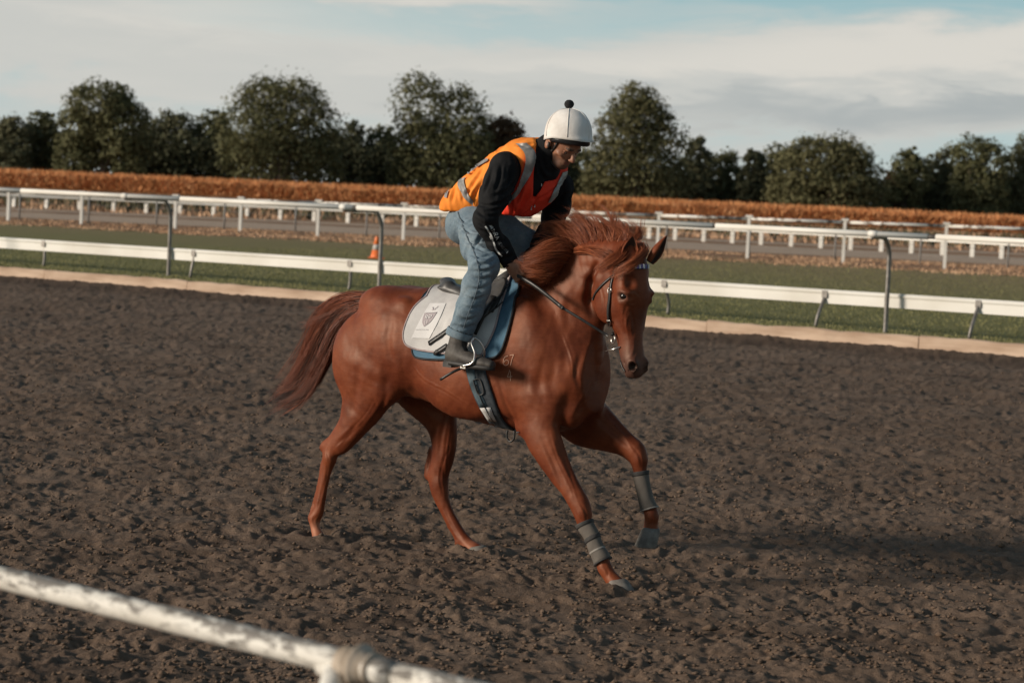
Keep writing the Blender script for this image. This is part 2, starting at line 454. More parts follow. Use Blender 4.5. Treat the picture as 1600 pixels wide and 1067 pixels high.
# long dry grass in tufts (one mass nobody could count) and short turf blades
def blades(name, P, hgt, wid, mat, lean=.4, seed=1):
    rng = np.random.default_rng(seed); n = len(P)
    a = rng.uniform(0, 2 * np.pi, n); d = np.stack([np.cos(a), np.sin(a), 0 * a], 1)
    h = hgt * rng.uniform(.5, 1.25, n); w = wid * rng.uniform(.6, 1.3, n)
    l = rng.normal(0, lean, (n, 2)) * h[:, None]
    top = P + np.stack([l[:, 0], l[:, 1], h], 1)
    V = np.empty((n, 3, 3)); V[:, 0] = P - d * w[:, None] / 2; V[:, 1] = P + d * w[:, None] / 2; V[:, 2] = top
    F = np.arange(n * 3).reshape(n, 3)
    return mesh_np(name, V.reshape(-1, 3), F, mat, smooth=False)
rng = np.random.default_rng(4)
n = 90000
t = rng.uniform(-10, 40, n); nd = .06 + rng.power(.62, n) * 40
P = K0 + TD * t[:, None] + ND * nd[:, None]; P[:, 2] = IZ
GRASSM = simple('turf_blade', (.18, .175, .062), (.27, .245, .098), .8, .8, 0)
tag(blades('turf_grass', P, .035, .018, GRASSM, .5, 2), 'short mown green grass of the inner turf course', 'grass', kind='stuff')
def band_pts(la, ra, lb, rb, n, seed, clump=3.):
    rng = np.random.default_rng(seed); a, da = line_pts(la, ra); c, dc = line_pts(lb, rb)
    t = rng.uniform(-.25, 1.25, n); s = rng.uniform(0, 1, n)
    P = (a + da * t[:, None]) * (1 - s[:, None]) + (c + dc * t[:, None]) * s[:, None]
    k = fbm(P[:, 0] / clump, P[:, 1] / clump, 3, seed) + rng.uniform(-.2, .2, n)
    P = P[k > -.05]; P[:, 2] = IZ; return P
DRYB = simple('dry_blade', (.42, .24, .14), (.62, .40, .25), .3, .9, 0)
P1 = band_pts(352, 434, 341, 418, 30000, 21)
tag(blades('dry_grass_tufts', P1, .09, .05, DRYB, .5, 5), 'tufts of long rust-brown dry grass along the tall white fence', 'dry grass', kind='stuff')
P2 = band_pts(325, 396, 300, 368, 26000, 22, 8)
tag(blades('dry_grass_tufts', P2, .30, .13, DRYB, .4, 6), 'rough brown weeds growing between the gravel road and the crop', 'dry grass', kind='stuff')
GRB = simple('weed_blade', (.055, .055, .028), (.12, .10, .05), .3, .9, 0)
P3 = band_pts(322, 392, 308, 372, 9000, 23, 10)
tag(blades('weeds', P3, .6, .22, GRB, .4, 8), 'dark olive weeds under the low white fence', 'weeds', kind='stuff')

# kerb of cream boards, one after another
WOODK = simple('kerb_board', (.40, .27, .185), (.62, .46, .34), 3, .85, .4, .01, sc=(.35, 1, 2.2))
root = empty('kerb', tuple(track(0, 0, 0)), 0, kind='structure')
root.rotation_euler = (0, 0, math.atan2(TD[1], TD[0]))
rng = np.random.default_rng(8)
me0 = None
L = 3.55
for i in range(-8, 16):
    nx = 14; V = []; 
    for j in range(nx + 1):
        x = j * (L - .012) / nx
        e = .012 * rng.normal(); e2 = .010 * rng.normal()
        V += [(x, 0, -.12), (x, e2 * .4, IZ - .004 + e * .5), (x, .045, IZ + .012 + e * .6), (x, .045, -.12)]
    F = []
    for j in range(nx):
        a = j * 4; c = a + 4
        F += [(a, c, c+1, a+1), (a+1, c+1, c+2, a+2), (a+2, c+2, c+3, a+3)]
    F += [(0, 1, 2, 3), (nx*4+3, nx*4+2, nx*4+1, nx*4)]
    o = mesh_np('board', V, F, WOODK, root, False); o.location = (i * L + 1.18, -.02, rng.normal() * .006); o.rotation_euler = (rng.normal() * .02, 0, rng.normal() * .0012)

# ------------------------------------------------------------------ rails and fences
def painted(name, dirt=.5, chips=.6, seed=0, scale=9):
    m, nn, ll, b = pbr(name, (.8, .78, .74), .45)
    v = nn.new('ShaderNodeTexCoord').outputs['Object']
    f = tnoise(nn, ll, scale, 7, .7, vec=v, dist=.3); g = tnoise(nn, ll, .9, 3, .5, vec=v)
    c = ramp(nn, ll, g, [(.35, (.70, .66, .59)), (.6, (.82, .79, .73))])
    c = mixc(nn, ll, ramp(nn, ll, f, [(chips, (0, 0, 0)), (chips + .05, (1, 1, 1))]), c, (.16, .13, .105))
    ll.new(c, b.inputs['Base Color']); bump(nn, ll, b, f, .15, .003)
    return m
WHITE = painted('rail_paint', chips=.70, scale=5)
WHITE_LOW = painted('low_rail_paint', chips=.76, scale=3)
FLAKY = painted('flaking_paint', chips=.50, scale=2.0)
GALV = simple('galvanised_pipe', (.17, .155, .14), (.27, .25, .23), 9, .5, .1, .002, metal=.5)
DARKM = simple('dark_joint', (.05, .045, .04), (.09, .08, .07), 15, .6, .1, .002)
def gpt(px, py, z=IZ): return ground(px, py, z)
# outer running rail on gooseneck posts
posts = [(-95, 408), (263, 431.5), (592, 457), (963, 486.5), (1383, 519.5), (1850, 556)]
pp = [gpt(*p) for p in posts]
RZ = 1.62
root = empty('running_rail', tuple(pp[0]), 0, label='white pipe running rail on tall grey gooseneck posts just behind the kerb', cat='rail')
o0 = np.array(pp[0])
# the rail hangs towards the dirt side of its posts
rail_n = -.42
def rail_pt(p, z): return np.array((p[0], p[1], 0)) + ND * rail_n + np.array((0, 0, z))
line = [rail_pt(p, RZ) for p in pp]
for i, px in enumerate((263, 592, 1383)):   # fit the height to what the rail shows
    pass
# straight fit
a, c = line[0], line[-1]
def on_rail(px):
    # where the ray through column px meets the vertical plane of the rail
    d = ray(px, 330); u = c - a
    A = np.array([[d[0], -u[0]], [d[1], -u[1]]]); s = np.linalg.solve(A, a[:2] - CAMP[:2]); return s[1]
for (px, py) in ((0, 296), (800, 0), (1600, 377)):
    s = on_rail(px); q = a + (c - a) * s
RZL = None
def rail_z(px, py):
    s = on_rail(px); q = a + (c - a) * s; k = math.hypot(q[0], q[1]) / math.hypot(*ray(px, py)[:2]); return CAM_H + ray(px, py)[2] * k
zA, zB = rail_z(0, 296.5), rail_z(1600, 377.5)
sA, sB = on_rail(0), on_rail(1600)
def railp(s): 
    q = a + (c - a) * s; q = q.copy(); q[2] = zA + (zB - zA) * (s - sA) / (sB - sA); return q
joints = [-110, 32, 281, 555, 832, 1118, 1459, 1830]
for i in range(len(joints) - 1):
    s0, s1 = on_rail(joints[i]), on_rail(joints[i + 1]); g = .0011
    gg = {281: .5, 555: 1.6, 1459: 2.3, 32: .35, 832: .8, 1118: .9}
    q0 = railp(s0 + g * gg.get(joints[i], .5)); q1 = railp(s1 - g * gg.get(joints[i + 1], .5))
    V, F = tube([q0 - o0, q1 - o0], .043, 14)
    mesh_np('rail', V, F, WHITE, root)
for j in joints[1:-1]:
    s = on_rail(j); V, F = tube([railp(s - .008) - o0, railp(s + .008) - o0], .033, 10); mesh_np('joint_sleeve', V, F, DARKM, root)
for i, p in enumerate(pp):
    s = np.dot((line[i] - a)[:2], (c - a)[:2]) / np.dot((c - a)[:2], (c - a)[:2]); q = railp(s)
    zt = q[2]; f = np.array((p[0], p[1], 0))
    pts = [f + (0, 0, 0), f + (0, 0, .6), f + (0, 0, zt - .42), f - ND * .03 + (0, 0, zt - .24), f - ND * .13 + (0, 0, zt - .10), f - ND * .27 + (0, 0, zt - .045), q + (0, 0, -.045)]
    C_ = catmull(pts, 6) - o0
    V, F = tube(C_, .036, 10); mesh_np('gooseneck_post', V, F, GALV, root)
    V, F = tube([q - TD * .07 - o0, q + TD * .07 - o0], .050, 10); mesh_np('rail_clamp', V, F, WHITE, root)

# low broad rail along the turf on leaning feet
lows = [((-175, 399), (-165, 364)), ((68, 416), (78, 379)), ((297, 434), (310, 395)), ((545, 453), (557, 411)), ((795, 473), (807, 427)), ((1043, 491), (1054, 443)), ((1274, 511), (1287, 458)), ((1514, 530), (1525, 472)), ((1770, 550), (1782, 488))]
root = empty('turf_rail', tuple(gpt(*lows[0][0])), 0, label='low broad white rail on short leaning feet at the edge of the green turf', cat='rail')
o0 = np.array(root.location)
lean = np.array((ND[0] * .16, ND[1] * .16, 0))
tops = []
for (bx, by), (tx, ty) in lows:
    q = gpt(bx, by); q2 = q + ND * .14
    # top height from the picture: vertical plane through the foot
    k = (q2 @ ND) / (ray(tx, ty) @ ND); tp = CAMP + ray(tx, ty) * k
    tops.append(tp)
tops = np.array(tops); ss = (tops - tops[0]) @ TD
zz = np.polyval(np.polyfit(ss, tops[:, 2], 1), ss); nn2 = np.polyval(np.polyfit(ss, tops @ ND, 1), ss)
nk = tops @ ND
for i in range(len(tops)): tops[i] = tops[i] + ND * (nn2[i] - nk[i]); tops[i][2] = zz[i]
for i, ((bx, by), _) in enumerate(lows):
    q = gpt(bx, by); tp = tops[i]
    pts = [q, q + (tp - q) * np.array((.1, .1, .35)) + TD * .02, q + (tp - q) * np.array((.7, .7, .75)), tp + (0, 0, .02)]
    V, F = tube(catmull(pts, 5) - o0, .028, 8); mesh_np('foot', V, F, GALV, root)
    mb = MB(); M = Matrix.Rotation(math.atan2(TD[1], TD[0]), 3, 'Z'); mb.box(tp - o0 + ND * (-.045) + np.array((0, 0, -.02)), .09, .03, .11, M); mb.build('bracket', GALV, root)
# rail profile: broad face with a rounded top lip
prof = [(-.03, -.16), (-.035, -.02), (-.05, .01), (-.05, .035), (-.025, .055), (.02, .05), (.03, .0), (.01, -.03), (.01, -.16)]
for i in range(len(tops) - 1):
    A_, B_ = tops[i] + TD * .003, tops[i + 1] - TD * .003
    V = [A_ + ND * x + np.array((0, 0, z)) - o0 for x, z in prof] + [B_ + ND * x + np.array((0, 0, z)) - o0 for x, z in prof]
    k = len(prof); F = [(j, (j+1) % k, k + (j+1) % k, k + j) for j in range(k)] + [tuple(range(k))[::-1], tuple(range(k, 2*k))]
    mesh_np('rail', V, F, WHITE_LOW, root, False)

# tall-post fence across the turf
cp = [(-104, 339), (18, 345), (135, 350.5), (252, 358), (373, 363), (497, 369), (625, 376), (756, 383), (890, 389), (1030, 396), (1172, 403), (1320, 411), (1476, 420), (1640, 429), (1800, 438)]
ct = [(-104, 292), (18, 298), (135, 303), (252, 307), (373, 311), (497, 315), (625, 320), (756, 325), (890, 329), (1030, 334), (1172, 339), (1320, 345), (1476, 350), (1640, 357), (1800, 363)]
B_ = np.array([gpt(*p) for p in cp])
ds = np.linalg.norm(B_ - B_[0], axis=1)
for k in (0, 1): B_[:, k] = np.polyval(np.polyfit(ds, B_[:, k], 2), ds)
H_ = []
for p, q in zip(B_, ct):
    d = ray(*q); k = math.hypot(p[0], p[1]) / math.hypot(d[0], d[1]); H_.append(CAM_H + d[2] * k)
H_ = np.polyval(np.polyfit(ds, H_, 1), ds)
root = empty('post_fence', tuple(B_[0]), 0, label='tall white posts with a thin flaking top rail across the turf', cat='fence'); o0 = np.array(root.location)
fd = B_[-1] - B_[0]; fa = math.atan2(fd[1], fd[0]); M = Matrix.Rotation(fa, 3, 'Z')
mb = MB(); mb.box((0, 0, .72), .11, .11, 1.44, M); me_p = None
for i, p in enumerate(B_):
    h = H_[i] - IZ
    mb = MB(); mb.box(p - o0 + np.array((0, 0, h / 2)), .10, .10, h, M); mb.build('post', painted('post_paint', chips=.66, scale=2.2) if i == 0 else bpy.data.materials['post_paint'], root)
    mb = MB(); mb.box(p - o0 + np.array((0, 0, h + .035)), .24, .15, .075, M); mb.build('post_cap', WHITE, root)
for i in range(len(B_) - 1):
    A_, C_ = B_[i] - o0 + (0, 0, H_[i] - IZ - .055), B_[i + 1] - o0 + (0, 0, H_[i + 1] - IZ - .055)
    u = (C_ - A_) / np.linalg.norm(C_ - A_)
    V, F = tube([A_ + u * .07, C_ - u * .07], .055, 8); mesh_np('top_rail', V, F, FLAKY, root)

# low fence of one board rail on short posts beyond it
dp = [(-24, 321), (25, 323.5), (74, 325), (124, 327.5), (176, 330), (226, 333), (278, 335), (330, 337.5), (382, 340), (434, 343), (487, 345), (540, 348), (594, 351), (648, 353), (702, 356)]
xs = [d[0] for d in dp]
allx = list(xs[:15]) + [756, 811, 866, 921, 975, 1017, 1058, 1103, 1148, 1193, 1240, 1286, 1332, 1379, 1425, 1472, 1517, 1561, 1606, 1652]
cy_ = np.polyfit([0, 400, 702, 1058, 1425, 1561], [322.5, 341.5, 356, 376, 396, 404.5], 2)
ry_ = np.polyfit([0, 290, 625, 1000, 1300, 1600], [307.5, 318, 334.5, 352, 368, 385.5], 2)
B_ = np.array([gpt(x, float(np.polyval(cy_, x))) for x in allx])
ds = np.linalg.norm(B_ - B_[0], axis=1)
for k in (0, 1): B_[:, k] = np.polyval(np.polyfit(ds, B_[:, k], 2), ds)
H_ = []
for p, x in zip(B_, allx):
    d = ray(x, float(np.polyval(ry_, x)) - 2.5); k = math.hypot(p[0], p[1]) / math.hypot(d[0], d[1]); H_.append(CAM_H + d[2] * k)
H_ = np.polyval(np.polyfit(ds, H_, 1), ds)
root = empty('low_fence', tuple(B_[0]), 0, label='far low fence with one white board rail on closely set stubby posts', cat='fence'); o0 = np.array(root.location)
fd = B_[-1] - B_[0]; M = Matrix.Rotation(math.atan2(fd[1], fd[0]), 3, 'Z')
FARW = painted('far_fence_paint', chips=.74, scale=1.5)
for i, p in enumerate(B_):
    h = H_[i] - IZ; mb = MB(); mb.box(p - o0 + np.array((0, .03, h / 2 - .02)), .19, .10, h, M); mb.build('post', FARW, root)
for i in range(len(B_) - 1):
    A_, C_ = B_[i] - o0 + (0, -.09, H_[i] - IZ - .02), B_[i + 1] - o0 + (0, -.09, H_[i + 1] - IZ - .02)
    u = (C_ - A_); Lr = np.linalg.norm(u); mb = MB()
    Mr = Vector(u).to_track_quat('X', 'Z').to_matrix(); mb.box((A_ + C_) / 2, Lr - .01, .05, .15, Mr); mb.build('rail_board', FARW, root)

# thin grey wire fence standing in the dry grass
root = empty('wire_fence', tuple(gpt(30, 347)), 0, label='faint grey wire fence on thin steel stakes in the brown grass', cat='fence'); o0 = np.array(root.location)
GREYS = simple('steel_stake', (.20, .19, .18), (.32, .30, .28), 4, .6, 0)
wx = [30, 138, 244, 350, 461, 572, 686, 800, 917, 1040, 1170, 1304, 1437, 1574, 1715]
wp = [gpt(x, float(np.polyval(np.polyfit([30, 350, 572, 1304, 1437, 1574], [344, 358.5, 369, 405, 414, 420], 2), x))) for x in wx]
for p in wp:
    V, F = tube([p - o0, p - o0 + (0, 0, 1.05)], .035, 6); mesh_np('stake', V, F, GREYS, root)
for z in (.35, .7, 1.0):
    for i in range(len(wp) - 1):
        V, F = tube([wp[i] - o0 + (0, 0, z), (wp[i] + wp[i+1]) / 2 - o0 + (0, 0, z - .03), wp[i + 1] - o0 + (0, 0, z)], .006, 4); mesh_np('wire', V, F, GREYS, root)

# traffic cone on the turf
p = gpt(588, 404)
root = empty('traffic_cone', tuple(p), 0, label='small orange traffic cone on the turf behind a gooseneck post', cat='cone')
ORG = simple('cone_orange', (.85, .17, .04), (.9, .24, .07), 5, .5, 0)
V = []; F = []; n = 20
prof = [(.21, .03), (.17, .05), (.085, .34), (.075, .36)]
V, F = [], []
def lathe(prof, n=20, cap=True):
    V = []; F = []
    for r_, z_ in prof:
        for k in range(n): V.append((r_ * math.cos(2*math.pi*k/n), r_ * math.sin(2*math.pi*k/n), z_))
    for i in range(len(prof) - 1):
        for k in range(n): F.append((i*n+k, i*n+(k+1) % n, (i+1)*n+(k+1) % n, (i+1)*n+k))
    if cap: F.append(tuple(range(n))[::-1]); F.append(tuple(range((len(prof)-1)*n, len(prof)*n)))
    return V, F
V, F = lathe([(.17, .03), (.15, .06), (.115, .22)]); mesh_np('cone_body', V, F, ORG, root)
V, F = lathe([(.116, .22), (.088, .36)]); mesh_np('reflective_band', V, F, simple('band_grey', (.45, .42, .38), (.55, .5, .46), 5, .5, 0), root)
V, F = lathe([(.087, .36), (.05, .55), (.045, .56)]); mesh_np('cone_tip', V, F, ORG, root)
mb = MB(); mb.box((0, 0, .015), .42, .42, .03); mb.build('base', ORG, root)

# near rail crossing the lower left corner
q0, q1 = ground(0, 902, 1.05), ground(570, 1042.5, 1.05)
u = (q1 - q0) / np.linalg.norm(q1 - q0)
m, nn, ll, b = pbr('old_rail_paint', (.7, .68, .62), .55)
v = nn.new('ShaderNodeTexCoord').outputs['Object']
f = tnoise(nn, ll, 42, 8, .75, vec=v, sc=(.35, 1, 1), dist=.5); g = tnoise(nn, ll, 2.0, 4, .6, vec=v)
cc = ramp(nn, ll, g, [(.3, (.60, .56, .49)), (.65, (.78, .75, .69))])
mx = nn.new('ShaderNodeMath'); mx.operation = 'MULTIPLY_ADD'; ll.new(g, mx.inputs[0]); mx.inputs[1].default_value = .22; ll.new(f, mx.inputs[2])
# grime collects on the upper side
sz = nn.new('ShaderNodeSeparateXYZ'); ll.new(v, sz.inputs[0])
zs = nn.new('ShaderNodeMath'); zs.operation = 'SUBTRACT'; ll.new(sz.outputs[2], zs.inputs[0]); zs.inputs[1].default_value = 1.05
mz = nn.new('ShaderNodeMath'); mz.operation = 'MULTIPLY_ADD'; ll.new(zs.outputs[0], mz.inputs[0]); mz.inputs[1].default_value = 3.0; ll.new(mx.outputs[0], mz.inputs[2])
cc = mixc(nn, ll, ramp(nn, ll, mz.outputs[0], [(.62, (0, 0, 0)), (.69, (.85, .85, .85))]), cc, (.09, .075, .062))
ll.new(cc, b.inputs['Base Color']); bump(nn, ll, b, f, .4, .004)
OLD = m
rr = empty('near_rail', tuple(ground(560, 1040, 1.05) * np.array((1, 1, 0))), math.atan2(u[1], u[0]), label='weathered near rail with flaking white paint crossing the bottom left corner', cat='rail')
bx = np.array(rr.location)
def nl(s, r_, n=20, name='rail', mat=OLD, z=1.05):
    rg = np.random.default_rng(int(abs(s[0]) * 100)); m_ = 40
    xs_ = np.linspace(s[0], s[1], m_)
    V, F = tube([(x, 0, z) for x in xs_], [r_ * (1 + .015 * rg.normal()) for _ in xs_], n)
    return mesh_np(name, V, F, mat, rr)
nl((-6, -1.44), .0268); nl((-1.435, .10), .0268); nl((.12, 4.5), .0268)
TAPE = simple('old_tape', (.30, .24, .18), (.50, .42, .34), 30, .8, .6, .004)
RUST = simple('rusty_band', (.30, .16, .10), (.5, .36, .27), 20, .8, .3, .002)
V, F = tube([(-1.445, 0, 1.05), (-1.425, 0, 1.05)], .0275, 16); mesh_np('joint_band', V, F, RUST, rr)
# taped elbow where the post's curved top meets the rail
rg = np.random.default_rng(3)
xs_ = np.linspace(-.040, .048, 18)
V, F = tube([(x, 0, 1.05) for x in xs_], [.031 + .004 * math.sin(x * 160) + .0025 * rg.normal() + (.004 if -.02 < x < .03 else 0) for x in xs_], 18); mesh_np('tape_wrap', V, F, TAPE, rr)
V, F = tube(catmull([(-.10, 0, 1.035), (-.06, -.01, 1.03), (-.02, -.06, .99), (0, -.10, .88), (0, -.11, .5), (0, -.11, -.05)], 6), .024, 12); mesh_np('post', V, F, OLD, rr)
# ------------------------------------------------------------------ crop field and trees
m, nn, ll, b = pbr('dry_corn', (.4, .2, .1), .9, spec=.1)
g1 = tnoise(nn, ll, .5, 4, .6); g2 = tnoise(nn, ll, .06, 4, .6)
c_ = ramp(nn, ll, g1, [(.3, (.46, .20, .08)), (.52, (.64, .30, .13)), (.72, (.78, .43, .22))])
c_ = mixc(nn, ll, ramp(nn, ll, g2, [(.45, (0, 0, 0)), (.7, (.55, .55, .55))]), c_, (.60, .26, .11))
ll.new(c_, b.inputs['Base Color'])
CORN = m
ca, cdir = line_pts(292, 368)
cb = ca + cdir
cn = np.array((-cdir[1], cdir[0], 0)); cn /= np.linalg.norm(cn)
if cn[1] < 0: cn = -cn
rng = np.random.default_rng(12)
# closed canopy with a ragged top, then loose blades and tassels standing out of it
nt_, nd_ = 700, 10
T = np.linspace(-.6, 1.6, nt_)
V = np.zeros((nd_ + 1, nt_, 3))
for j in range(nd_ + 1):
    off = 0 if j < 2 else (j - 1) * 5.0
    P = ca + cdir * T[:, None] + cn * off
    P[:, 2] = IZ if j == 0 else 1.85 + .12 * fbm(P[:, 0] * .8, P[:, 1] * .8, 3, 5) + rng.normal(0, .05, nt_)
    V[j] = P
i = np.arange((nd_ + 1) * nt_).reshape(nd_ + 1, nt_)
q = np.stack([i[:-1, :-1], i[:-1, 1:], i[1:, 1:], i[1:, :-1]], -1).reshape(-1, 4)
Vc = V.reshape(-1, 3)
n = 70000
t = rng.uniform(-.15, 1.15, n); o_ = rng.uniform(-.6, 1, n)**1.0; o_ = np.where(o_ < 0, o_, o_ ** 2 * 40)
P = ca + cdir * t[:, None] + cn * o_[:, None]; P[:, 2] = IZ + np.where(o_ < 1, rng.uniform(.2, 1.55, n), rng.uniform(1.5, 1.8, n))
a_ = rng.uniform(0, 2 * np.pi, n); d_ = np.stack([np.cos(a_), np.sin(a_), 0 * a_], 1)
h_ = rng.uniform(.2, .55, n) * (.75 + .5 * (perlin(P[:, 0] / 3, P[:, 1] / 3, 9) > 0)); w_ = rng.uniform(.05, .12, n)
top = P + np.stack([rng.normal(0, .18, n), rng.normal(0, .18, n), h_], 1)
Vb = np.empty((n, 3, 3)); Vb[:, 0] = P - d_ * w_[:, None]; Vb[:, 1] = P + d_ * w_[:, None]; Vb[:, 2] = top
Vb = Vb.reshape(-1, 3)
me = bpy.data.meshes.new('corn_field')
Vall = np.concatenate([Vc, Vb]); nl_ = len(q) * 4 + n * 3
me.vertices.add(len(Vall)); me.vertices.foreach_set('co', Vall.astype(np.float32).ravel())
loops = np.concatenate([q.ravel(), np.arange(n * 3) + len(Vc)]).astype(np.int32)
me.loops.add(len(loops)); me.loops.foreach_set('vertex_index', loops)
me.polygons.add(len(q) + n)
me.polygons.foreach_set('loop_start', np.concatenate([np.arange(len(q)) * 4, len(q) * 4 + np.arange(n) * 3]).astype(np.int32))
me.polygons.foreach_set('loop_total', np.concatenate([np.full(len(q), 4), np.full(n, 3)]).astype(np.int32))
me.update(calc_edges=True); me.validate(); me.materials.append(CORN)
o = bpy.data.objects.new('corn_field', me); COL.objects.link(o)
tag(o, 'wide field of dry rust-orange corn in front of the trees', 'crop field', kind='stuff')

BARK = simple('bark', (.06, .045, .035), (.15, .115, .09), .8, .9, 0)
def leafmat(name, c1, c2, c3):
    m, nn, ll, b = pbr(name, c1, .75, spec=.25)
    g = tnoise(nn, ll, .35, 3, .6); at = nn.new('ShaderNodeAttribute'); at.attribute_name = 'leaf'
    c = ramp(nn, ll, g, [(.32, c1), (.68, c2)])
    c = mixc(nn, ll, at.outputs['Fac'], c, c3)
    ll.new(c, b.inputs['Base Color'])
    tr = nn.new('ShaderNodeBsdfTranslucent'); ll.new(c, tr.inputs[0])
    ms = nn.new('ShaderNodeMixShader'); ms.inputs[0].default_value = .22
    ll.new(b.outputs[0], ms.inputs[1]); ll.new(tr.outputs[0], ms.inputs[2])
    ll.new(ms.outputs[0], nn['Material Output'].inputs['Surface'])
    return m
LEAF = [leafmat('leaf_green', (.088, .094, .042), (.122, .122, .056), (.155, .146, .068)),
        leafmat('leaf_olive', (.094, .096, .044), (.132, .126, .058), (.165, .150, .072)),
        leafmat('leaf_rust', (.075, .050, .028), (.115, .070, .040), (.15, .095, .05)),
        leafmat('leaf_dark', (.088, .092, .050), (.120, .120, .064), (.145, .138, .074))]
HZ_ = lambda x: 268 + 74 * x / 1600.
def tree(x0, x1, ytop, depth, kind, shape, label, dens=1.0, seed=0, low=.06, base_off=0, trunk=.28):
    """crown spans picture columns x0..x1 at the given distance; shape: list of (fraction across, fraction of height) lumps"""
    rg = np.random.default_rng(1000 + seed)
    xc = (x0 + x1) / 2; base = at_depth(xc, HZ_(xc) + (CAM_H - IZ) * FPX / depth, depth)
    base = np.array((base[0], base[1], IZ)); sc = depth / FPX
    W = (x1 - x0) * sc; H = (HZ_(xc) - ytop) * sc + 1.8
    root = empty('tree', tuple(base), 0, label=label, cat='tree', group='trees beyond the corn field')
    # lumps making the crown
    lumps = []
    for (fx, fz, rx, rz) in shape:
        lumps.append((np.array(((fx - .5) * W, rg.normal() * W * .06, fz * H)), rx * W * 1.10, min(rx * W * .95, W * .38), rz * H * 1.04))
    P = []; Nn = []; Cl = []
    tot = sum(l[1] * l[3] for l in lumps)
    ntot = int(170 * W * H / 10 * dens)
    ntot = max(6000, min(ntot * 6, 17000))
    for c, rx, ry, rz in lumps:
        k = int(ntot * rx * rz / tot)
        # clumps on the lump's surface
        nc = max(14, int(34 * rx * rz / 4))
        cc_ = rg.normal(size=(nc, 3)); cc_ /= np.linalg.norm(cc_, axis=1)[:, None]
        cc_ *= rg.uniform(.45, 1.0, nc)[:, None] ** .5
        cen = c + cc_ * (rx, ry, rz)
        cr = rg.uniform(.7, 1.5, nc) * .17 * (rx + rz)
        which = rg.integers(0, nc, k)
        d = rg.normal(size=(k, 3)); d /= np.linalg.norm(d, axis=1)[:, None]
        d[:, 2] = np.where(d[:, 2] < -.3, -d[:, 2] * .6, d[:, 2])
        rr_ = 1.04 - .5 * rg.power(.8, k) * .6 - .0 + rg.normal(0, .05, k)
        p = cen[which] + d * (rr_ * cr[which])[:, None]
        P.append(p); Nn.append(d); Cl.append(rg.uniform(0, 1, nc)[which])
    P = np.concatenate(P); Nn = np.concatenate(Nn); Cl = np.concatenate(Cl)
    ok = P[:, 2] > low * H; P, Nn, Cl = P[ok], Nn[ok], Cl[ok]
    n = len(P); s = rg.uniform(.14, .34, n)
    nr = Nn + rg.normal(0, .34, (n, 3)); nr /= np.linalg.norm(nr, axis=1)[:, None]
    u_ = np.cross(nr, rg.normal(size=(n, 3))); u_ /= np.linalg.norm(u_, axis=1)[:, None]; v_ = np.cross(nr, u_)
    V = np.empty((n, 4, 3)); us = u_ * s[:, None]; vs_ = v_ * (s * rg.uniform(.5, .9, n))[:, None]
    V[:, 0] = P - us; V[:, 1] = P - vs_ * .9; V[:, 2] = P + us; V[:, 3] = P + vs_
    o = mesh_np('crown', V.reshape(-1, 3), np.arange(n * 4).reshape(n, 4), LEAF[kind], root, False)
    set_attr(o, 'leaf', np.repeat(np.clip(Cl * .7 + rg.uniform(-.3, .4, n), 0, 1), 4))
    # trunk and limbs as one tapered piece
    mb = MB(); r0 = .022 * H + .08
    top = lumps[0][0]
    tp = catmull([(0, 0, -.2), (W * .01, 0, H * .12), (top[0] * .35, 0, H * .34), (top[0] * .8, 0, min(H * .62, top[2]))], 5)
    mb.tube(tp, list(np.linspace(r0, r0 * .35, len(tp))), 8)
    for c, rx, ry, rz in lumps:
        for _ in range(3):
            e = c + rg.normal(0, .4, 3) * (rx, ry, rz); st = tp[rg.integers(4, len(tp) - 3)]
            if e[2] < st[2]: continue
            mid = (st + e) / 2 + (0, 0, -.04 * H)
            l_ = catmull([st, mid, e], 4); mb.tube(l_, list(np.linspace(r0 * .38, r0 * .07, len(l_))), 5)
    mb.build('trunk', BARK, root, True)
    return root
DOME = [(.5, .60, .36, .36), (.27, .48, .25, .30), (.73, .48, .25, .32), (.16, .30, .16, .22), (.85, .28, .15, .22), (.5, .32, .36, .26), (.38, .78, .2, .18), (.64, .76, .2, .18)]
CONE = [(.5, .62, .24, .32), (.5, .84, .13, .15), (.33, .44, .22, .30), (.68, .44, .24, .30), (.2, .26, .18, .22), (.82, .24, .17, .22), (.5, .26, .34, .24), (.4, .72, .14, .16), (.63, .7, .15, .16)]
OPEN = [(.45, .72, .28, .22), (.25, .5, .22, .22), (.7, .55, .26, .26), (.2, .26, .17, .20), (.78, .3, .2, .22), (.5, .36, .25, .2), (.6, .84, .16, .12)]
SCRUB = [(.3, .5, .28, .36), (.7, .55, .28, .38), (.5, .3, .4, .26), (.15, .3, .16, .25), (.86, .3, .14, .26), (.5, .75, .18, .2), (.12, .62, .1, .2)]
TWIN = [(.30, .70, .24, .27), (.68, .62, .24, .27), (.3, .38, .24, .3), (.7, .34, .26, .28), (.5, .3, .3, .26), (.12, .3, .12, .25), (.88, .3, .12, .24), (.84, .52, .13, .17)]
